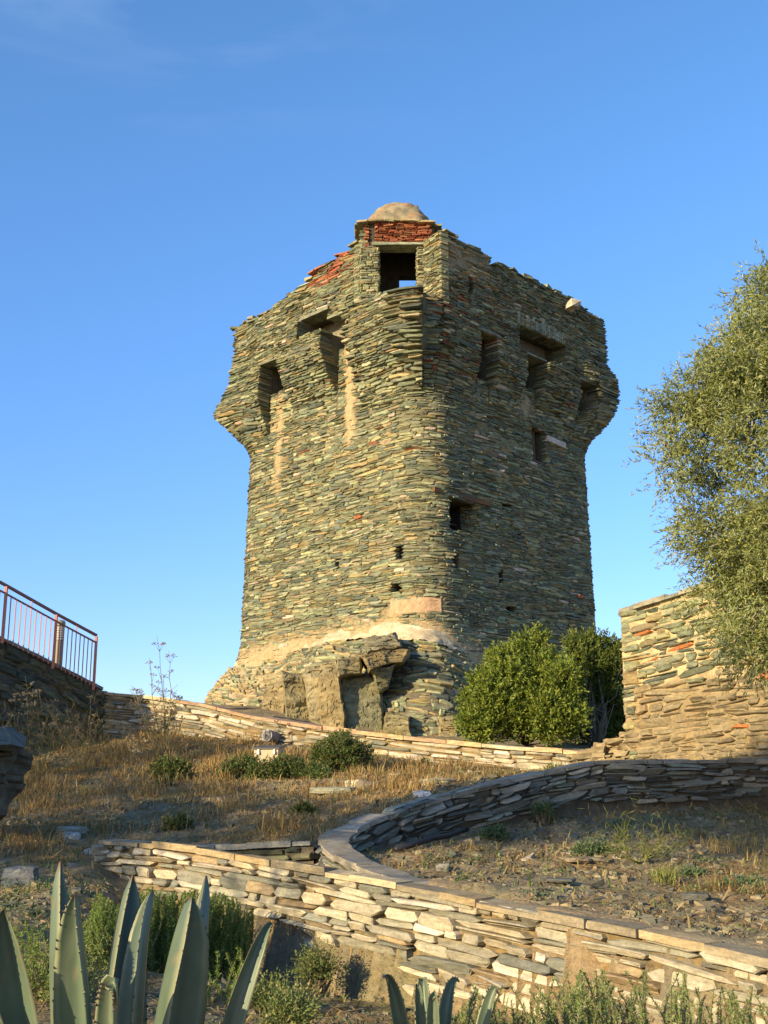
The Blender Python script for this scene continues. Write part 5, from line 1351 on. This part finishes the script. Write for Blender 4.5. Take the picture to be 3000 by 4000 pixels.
def wiry(name, px, py, Y, stalks, col, label, cat, r=.008, side=10, umbel=None, fol=None):
    """plant of long thin stalks; stalks = (tip px, tip py, bend)"""
    b = on_ground(px, py, Y); e = empty(name, tuple(b), label, cat); m = MB(); um = MB(); k = 0
    for tx, ty, bow in stalks:
        t = U(tx, ty, Y + random.uniform(-.25, .25)) - b; q = np.linspace(0, 1, 9)[:, None]
        b0_ = rng.normal(0, .04, 3) * (1, 1, 0)
        p = b0_ + (t - b0_) * q + vec(bow, 0, 0) * np.sin(q * np.pi) + rng.normal(0, .008, (9, 3)); m.tube(p, np.linspace(r, r * .4, 9), np.array(col) * random.uniform(.8, 1.2), 5)
        Lh = np.linalg.norm(t)
        for j in range(side):
            f = random.uniform(.25, .98); o = p[int(f * 8)]; d = unit(rng.normal(size=3) * (1, .6, .5) + vec(0, 0, .9)); l = random.uniform(.06, .2) * Lh * (1.15 - f) + .05
            m.tube([o, o + d * l * .5, o + d * l + vec(0, 0, .02)], [r * .45, r * .35, r * .25], np.array(col) * random.uniform(.8, 1.2), 4)
            if umbel and random.random() < umbel:
                c = o + d * l + vec(0, 0, .02)
                for _ in range(7):
                    dd = unit(rng.normal(size=3) * (1, 1, .3) + vec(0, 0, .8)); s_ = random.uniform(.04, .075)
                    um.tube([c, c + dd * s_], [.002, .0015], (.3, .24, .14), 3)
                    d3_ = rand_dirs(5); um.leaves(np.tile(c + dd * s_, (5, 1)), d3_, unit(np.cross(d3_, rand_dirs(5))), .022, .016, np.tile((.34, .27, .17), (5, 1)))
                k += 1
    m.build('stalks', M_GRASS, e, True)
    if k: um.build('seed_heads', M_GRASS, e)
    if fol:
        n, rr, cc, ln = fol; f_ = MB(); pz = rng.normal(0, 1, (n, 3)) * (rr, rr, rr * .8) + vec(0, 0, rr * .9)
        dd = unit(rng.normal(size=(n, 3)) + vec(0, 0, .8)); f_.leaves(pz, dd, unit(np.cross(dd, rand_dirs(n))), ln, .006, cc(n)); f_.build('foliage', M_GRASS, e)
    return e
DRY = (.36, .30, .16)
wiry('dry_fennel', 640, 2990, 20.0, [(612, 2485, .04), (640, 2640, .0), (585, 2570, -.05), (660, 2540, .05), (530, 2700, -.1), (560, 2790, -.05), (505, 2690, .0), (690, 2720, .05), (668, 2760, .03), (480, 2850, -.1)], (.33, .29, .14), 'tall dry fennel with branching seed heads standing against the sky on the left', 'plant', .011, 13, .75,
     (260, .3, straw_cols, .3))
wiry('dry_stalks', 330, 2985, 19.0, [(355, 2720, 0), (260, 2745, -.05), (200, 2790, 0), (300, 2800, .05), (175, 2720, -.1), (380, 2820, .05)], (.25, .20, .10), 'thicket of brown dry stalks in shade before the retaining wall', 'plant', .009, 12, .5, (1100, .40, mixcols([(.17, .12, .055), (.11, .12, .045), (.22, .16, .07)], (2, 1.3, 1)), .26))
wiry('dry_stalks', 150, 2990, 17.5, [(100, 2640, 0), (140, 2690, .05), (60, 2720, -.1), (30, 2790, -.05), (190, 2830, .05)], (.17, .16, .075), 'greenish wiry stalks in shade beside the left boulder', 'plant', .008, 14, .4, (1000, .42, mixcols([(.10, .11, .045), (.16, .12, .06)], (1.3, 1)), .24))
wiry('dry_stalks', 430, 3115, 14.0, [(415, 3050, 0), (440, 2985, .02), (480, 3010, .05), (500, 3100, .05), (395, 3090, -.05)], (.42, .31, .15), 'pale dry stalks at the shade line above the foreground wall', 'plant', .006, 9, .25)
wiry('dry_stalks', 525, 3050, 15.5, [(505, 2910, 0), (520, 2870, .02), (545, 2960, .03)], (.42, .31, .15), 'few thin dry stalks left of the small green shrub', 'plant', .006, 6, .2)
wiry('broom', 2510, 3400, 9.7, [(2480, 3180, -.1), (2580, 3260, .06), (2650, 3230, .12), (2430, 3240, -.1), (2700, 3270, .1), (2520, 3290, .0), (2380, 3290, -.1)], (.24, .25, .06), 'thin yellow green broom with arching stems on the right of the lower slope', 'plant', .005, 20, None, (260, .20, mixcols([(.17, .20, .055), (.24, .23, .07)], (1, 1)), .09))

def rosemary(name, base, sprigs, label, cols, nn=250, needle=.029, group=None):
    """bush of upright needle-leaved sprigs: (root, tip) pairs"""
    e = empty(name, tuple(base), label, 'shrub', group); O = np.asarray(base, float); st = MB(); nd = MB()
    for a, b in sprigs:
        a, b = np.asarray(a, float) - O, np.asarray(b, float) - O; q = np.linspace(0, 1, 6)[:, None]; bow = rng.normal(0, .05, 3) * (1, 1, .2)
        p = a + (b - a) * q + bow * np.sin(q * np.pi); st.tube(p, np.linspace(.005, .002, 6), (.17, .13, .07), 4)
        Ls = np.linalg.norm(b - a); n = int(nn * max(.6, Ls / .45)); t = rng.uniform(.12, 1, n); B = a + (b - a) * t[:, None] + bow * np.sin(t * np.pi)[:, None]
        d = unit(rand_dirs(n) * .8 + unit(b - a) * .62); nd.leaves(B, d, unit(np.cross(d, rand_dirs(n))), needle * rng.uniform(.7, 1.2, n) * (1.25 - .55 * t), .0042, cols(n))
    st.build('stems', M_BARK, e); nd.build('foliage', M_LEAF, e); return e
RM = mixcols([(.13, .215, .028), (.09, .16, .02), (.19, .28, .04), (.25, .31, .08)], (4, 3, 2, 1))
sp = []
for k in range(470):
    px = random.uniform(330, 990); top = np.interp(px, [330, 380, 480, 560, 650, 800, 900, 980], [3640, 3490, 3540, 3470, 3490, 3480, 3500, 3560]) + random.uniform(-20, 300) * random.random()
    Y = 7.5 + (px - 330) / 660 * 1.15 + random.uniform(-.25, .35); t_ = U(px, top, Y); r_ = t_ + vec(random.uniform(-.07, .07) + (650 - px) * .0003, random.uniform(-.06, .06), -random.uniform(.35, .7)); sp.append((r_, t_))
for k in range(30):
    px = random.uniform(730, 980); top = 3640 + abs(px - 860) * .6 + random.uniform(0, 300); Y = random.uniform(6.9, 7.7); t_ = U(px, top, Y); sp.append((t_ + vec(random.uniform(-.15, .05), 0, -random.uniform(.25, .45)), t_))
rb = U(650, 3900, 7.7); rb[2] = float(gz(rb[0], rb[1]))
rosemary('rosemary_bush', rb, sp, 'dense dark green rosemary bush behind the large agave', RM)
sp = []
for k in range(30):
    px = random.choice([130, 330, 160, 60, 100]) + random.uniform(-40, 40); Y = random.uniform(6.0, 7.2); t_ = U(px, random.uniform(3590, 3800), Y); sp.append((t_ + vec(random.uniform(-.1, .1), 0, -random.uniform(.25, .4)), t_))
rb = U(130, 3900, 6.6); rb[2] = float(gz(rb[0], rb[1]))
rosemary('rosemary_bush', rb, sp, 'sparse rosemary sprigs at the left edge behind the agave leaves', RM)
sp = []
for k in range(210):
    px = random.choice([1880, 1960, 2130, 2230, 2240, 2380, 2480, 2650, 2830, 1830, 2050, 2310, 2720, 2920]) + random.uniform(-45, 45); Y = random.uniform(4.6, 5.6)
    t_ = U(px, 3850 + random.uniform(0, 160) - (60 if 2100 < px < 2700 else 0), Y); sp.append((t_ + vec(random.uniform(-.08, .08), 0, -random.uniform(.3, .5)), t_))
rb = U(2350, 4150, 5.1); rb[2] = float(gz(rb[0], rb[1]))
rosemary('rosemary_bush', rb, sp, 'pale feathery rosemary sprigs along the bottom edge in front of the foreground wall', mixcols([(.19, .26, .07), (.14, .20, .045), (.27, .31, .13)], (3, 2, 1)), 230, .024)
# weeds on the bank in front of the wall
for px, py, Y, r, lab in ((1240, 3790, 8.2, 30, 'leafy green weed against the tan footing of the foreground wall'), (1060, 3920, 7.2, 34, 'green weed clump at the foot of the bank right of the agave'), (350, 3750, 7.4, 45, 'dark leafy weed between the left agave leaves'), (1130, 3985, 6.4, 34, 'weed patch at the bottom edge beside the small agave'), (230, 3830, 6.6, 60, 'leafy weed low behind the left agave leaves')):
    low_shrub('weed', px, py + r, Y, [(px, py, Y, r), (px + r, py + r * .3, Y, r * .8), (px - r, py + r * .4, Y, r * .7)], 130, lab, mixcols([(.13, .17, .045), (.17, .20, .06), (.28, .24, .09)], (3, 2, 1)), leaf=.024, width=.009, shoot=.13, cat='weed', nl=11)

# agaves
def agave_leaf(e, O, root, ctrl, tip, w0, face, chan=.46, col=(.092, .128, .078), fold=0.0, name='leaf'):
    n, mcs = 34, 11
    t = np.linspace(0, 1, n)[:, None]
    p = (1 - t) ** 2 * root + 2 * t * (1 - t) * ctrl + t ** 2 * tip
    tg = unit(np.gradient(p, axis=0)); sd = unit(np.cross(tg, np.asarray(face, float))); nr = np.cross(sd, tg)
    tt = t[:, 0]; w = w0 * .78 * np.interp(tt, [0, .25, .45, .6, .75, .87, .95, .98, 1], [.62, .85, 1.0, .90, .64, .36, .15, .06, .012])
    w = w * (1 + .012 * np.sin(tt * 60))
    u = np.linspace(-1, 1, mcs)
    ch_ = chan * np.interp(tt, [0, .6, 1], [1, 1, 1.6])
    X = u[None] * w[:, None] * .5
    Zf = (np.abs(u)[None] ** 1.6) * (w * ch_)[:, None]
    fr_ = p[:, None] + sd[:, None] * X[..., None] + nr[:, None] * Zf[..., None]
    thick = (.016 + .035 * (1 - tt))[:, None] * (1 - np.abs(u)[None] ** 2) + .0025
    thick = thick * np.interp(tt, [0, .9, 1], [1, .7, .25])[:, None]
    bk = fr_ - nr[:, None] * thick[..., None]
    c = np.array(col) * (1 + .16 * fbm(u[None] * 2.5 + w0 * 90, tt[:, None] * 2 + w0 * 50, 4))[..., None]
    c = c * (1 + .14 * vnoise(u[None] * 7 + 5, tt[:, None] * 1.2, 8))[..., None]
    bd = sstep(.30, .44, fbm(u[None] * 1.2 + w0 * 31, tt[:, None] * 5 + u[None] ** 2 * 2.5, 13))[..., None]; c = c * (1 - .35 * bd) + np.array((.20, .21, .13)) * .35 * bd       # bud imprints, dusty bloom
    sc_ = sstep(.47, .53, fbm(u[None] * 3 + w0 * 70, tt[:, None] * 16, 17))[..., None]; c = c * (1 - .6 * sc_) + np.array((.20, .15, .08)) * .6 * sc_
    ed = sstep(.90, .99, np.abs(u))[None, :, None]; c = c * (1 - ed) + np.array((.22, .22, .115)) * ed
    tp = sstep(.955, .985, tt)[:, None, None]; c = c * (1 - tp) + np.array((.13, .055, .03)) * tp
    V = np.concatenate([fr_, bk], 1); m2 = mcs * 2; V = np.concatenate([fr_, bk[:, ::-1]], 1)
    i = np.arange(n - 1)[:, None] * m2; j = np.arange(m2)[None]; j2 = (j + 1) % m2
    F = np.stack([i + j, i + j2, i + m2 + j2, i + m2 + j], -1).reshape(-1, 4)
    C = np.concatenate([c, c[:, ::-1] * .95], 1)
    o = mk(name, V - O, [F], M_AGAVE, e, C, smooth=True)
    # marginal teeth
    m = MB(); k = int(np.linalg.norm(tip - root) / .05)
    for q in np.sort(rng.uniform(.30, .93, k)):
        i_ = int(q * (n - 1))
        for s_ in (0, mcs - 1):
            a = fr_[i_, s_]; dd = sd[i_] * (1 if s_ else -1); l = random.uniform(.002, .006)
            m.add(np.array([a - tg[i_] * .005, a + tg[i_] * .005, a + dd * l + tg[i_] * .003, a + nr[i_] * .003]) - O, [np.array([[0, 1, 2], [0, 2, 3], [1, 3, 2]])], (.10, .06, .035))
    m.build('edge_teeth', M_PLAST, o)
    return o
M_AGAVE, nt_, b_ = mat_base('agave_skin', .42, .4)
at_ = node(nt_, 'ShaderNodeAttribute', attribute_name='col'); geo_ = node(nt_, 'ShaderNodeNewGeometry')
ns_ = node(nt_, 'ShaderNodeTexNoise', Scale=16.0, Detail=5.0); nt_.links.new(geo_.outputs['Position'], ns_.inputs[0])
mr_ = node(nt_, 'ShaderNodeMapRange'); mr_.inputs[3].default_value = .82; mr_.inputs[4].default_value = 1.18; nt_.links.new(ns_.outputs[0], mr_.inputs[0])
vm_ = node(nt_, 'ShaderNodeVectorMath', operation='SCALE'); nt_.links.new(at_.outputs['Color'], vm_.inputs[0]); nt_.links.new(mr_.outputs[0], vm_.inputs['Scale']); nt_.links.new(vm_.outputs[0], b_.inputs['Base Color'])

def agave(base, leaves, label):
    e = empty('agave', tuple(base), label, 'agave')
    O = np.asarray(base, float)
    for tip, bot, w0, face, Yt, Yb, bow in leaves:
        T = U(tip[0], tip[1], Yt); Bm = U(bot[0], bot[1], Yb); root = O + (Bm - O) * vec(.22, .22, .10) + vec(0, 0, .02)
        ctrl = Bm + (Bm - (T + root) / 2) * .9 + vec(bow, 0, 0)
        agave_leaf(e, O, root, ctrl, T, w0, face)
    m = MB(); V, F = turn([(.10, -.1), (.13, .05), (.11, .2), (.05, .32)], 14); m.add(V, F, (.2, .22, .14)); m.build('heart', M_AGAVE, e)
    return e
ab = U(470, 4720, 3.55); ab[2] = -1.62
agave(ab, [((18, 3548), (60, 4000), .150, (.35, -1, .12), 3.25, 3.35, 0), ((236, 3366), (232, 4000), .125, (1, -.35, .1), 3.6, 3.55, .0), ((293, 3492), (322, 4000), .150, (-.45, -1, .1), 3.3, 3.4, 0), ((520, 3418), (455, 4000), .20, (.9, -.6, .1), 3.75, 3.65, -.03),
           ((597, 3478), (520, 4000), .105, (-.75, -.8, 0), 3.6, 3.5, 0), ((750, 3506), (625, 4000), .22, (.95, -.5, .15), 3.4, 3.4, 0.02), ((804, 3420), (740, 4000), .105, (-.9, -.6, .1), 3.75, 3.6, .0), ((1063, 3606), (850, 4000), .085, (.5, -.7, .6), 3.5, 3.45, .06),
           ((458, 3946), (425, 4010), .075, (-.3, -1, .2), 3.15, 3.2, 0), ((-150, 3800), (-60, 4050), .13, (.5, -1, .2), 3.3, 3.3, 0)],
      'large blue green agave with spined upright leaves in the lower left corner')
ab = U(1705, 4330, 4.4); ab[2] = -1.55
agave(ab, [((1500, 3820), (1562, 4000), .075, (.2, -1, .2), 4.2, 4.3, 0), ((1655, 3838), (1660, 4000), .085, (-.2, -1, .1), 4.5, 4.45, 0), ((1630, 3880), (1642, 4000), .05, (.2, -1, .1), 4.3, 4.3, 0), ((1796, 3836), (1738, 4000), .07, (-.3, -1, .2), 4.5, 4.45, 0), ((1946, 3886), (1880, 4000), .065, (-.4, -1, .3), 4.4, 4.4, .02), ((1700, 3930), (1690, 4010), .06, (0, -1, .3), 4.2, 4.2, 0)],
      'small grey green agave cut by the bottom edge near the middle')

# ------------------------------------------------------------------ repeats of a kind share a group
GROUPS = {'slate_wall': 'low dry stone walls of the zigzag path', 'weed': 'green weeds on the slopes', 'loose_stone': 'loose slates lying on the slopes', 'rue_shrub': 'low shrubs on the upper slope',
          'mastic_shrub': 'mastic shrubs beside the tower', 'rosemary_bush': 'rosemary bushes below the foreground wall', 'grass_tuft': 'grass tufts on the slopes', 'agave': 'agaves in the foreground',
          'dry_stalks': 'dry stalky plants on the left slope', 'olive_tree': 'olive trees'}
for o in COL.objects:
    k = o.name.split('.')[0]
    if o.parent is None and k in GROUPS: o['group'] = GROUPS[k]
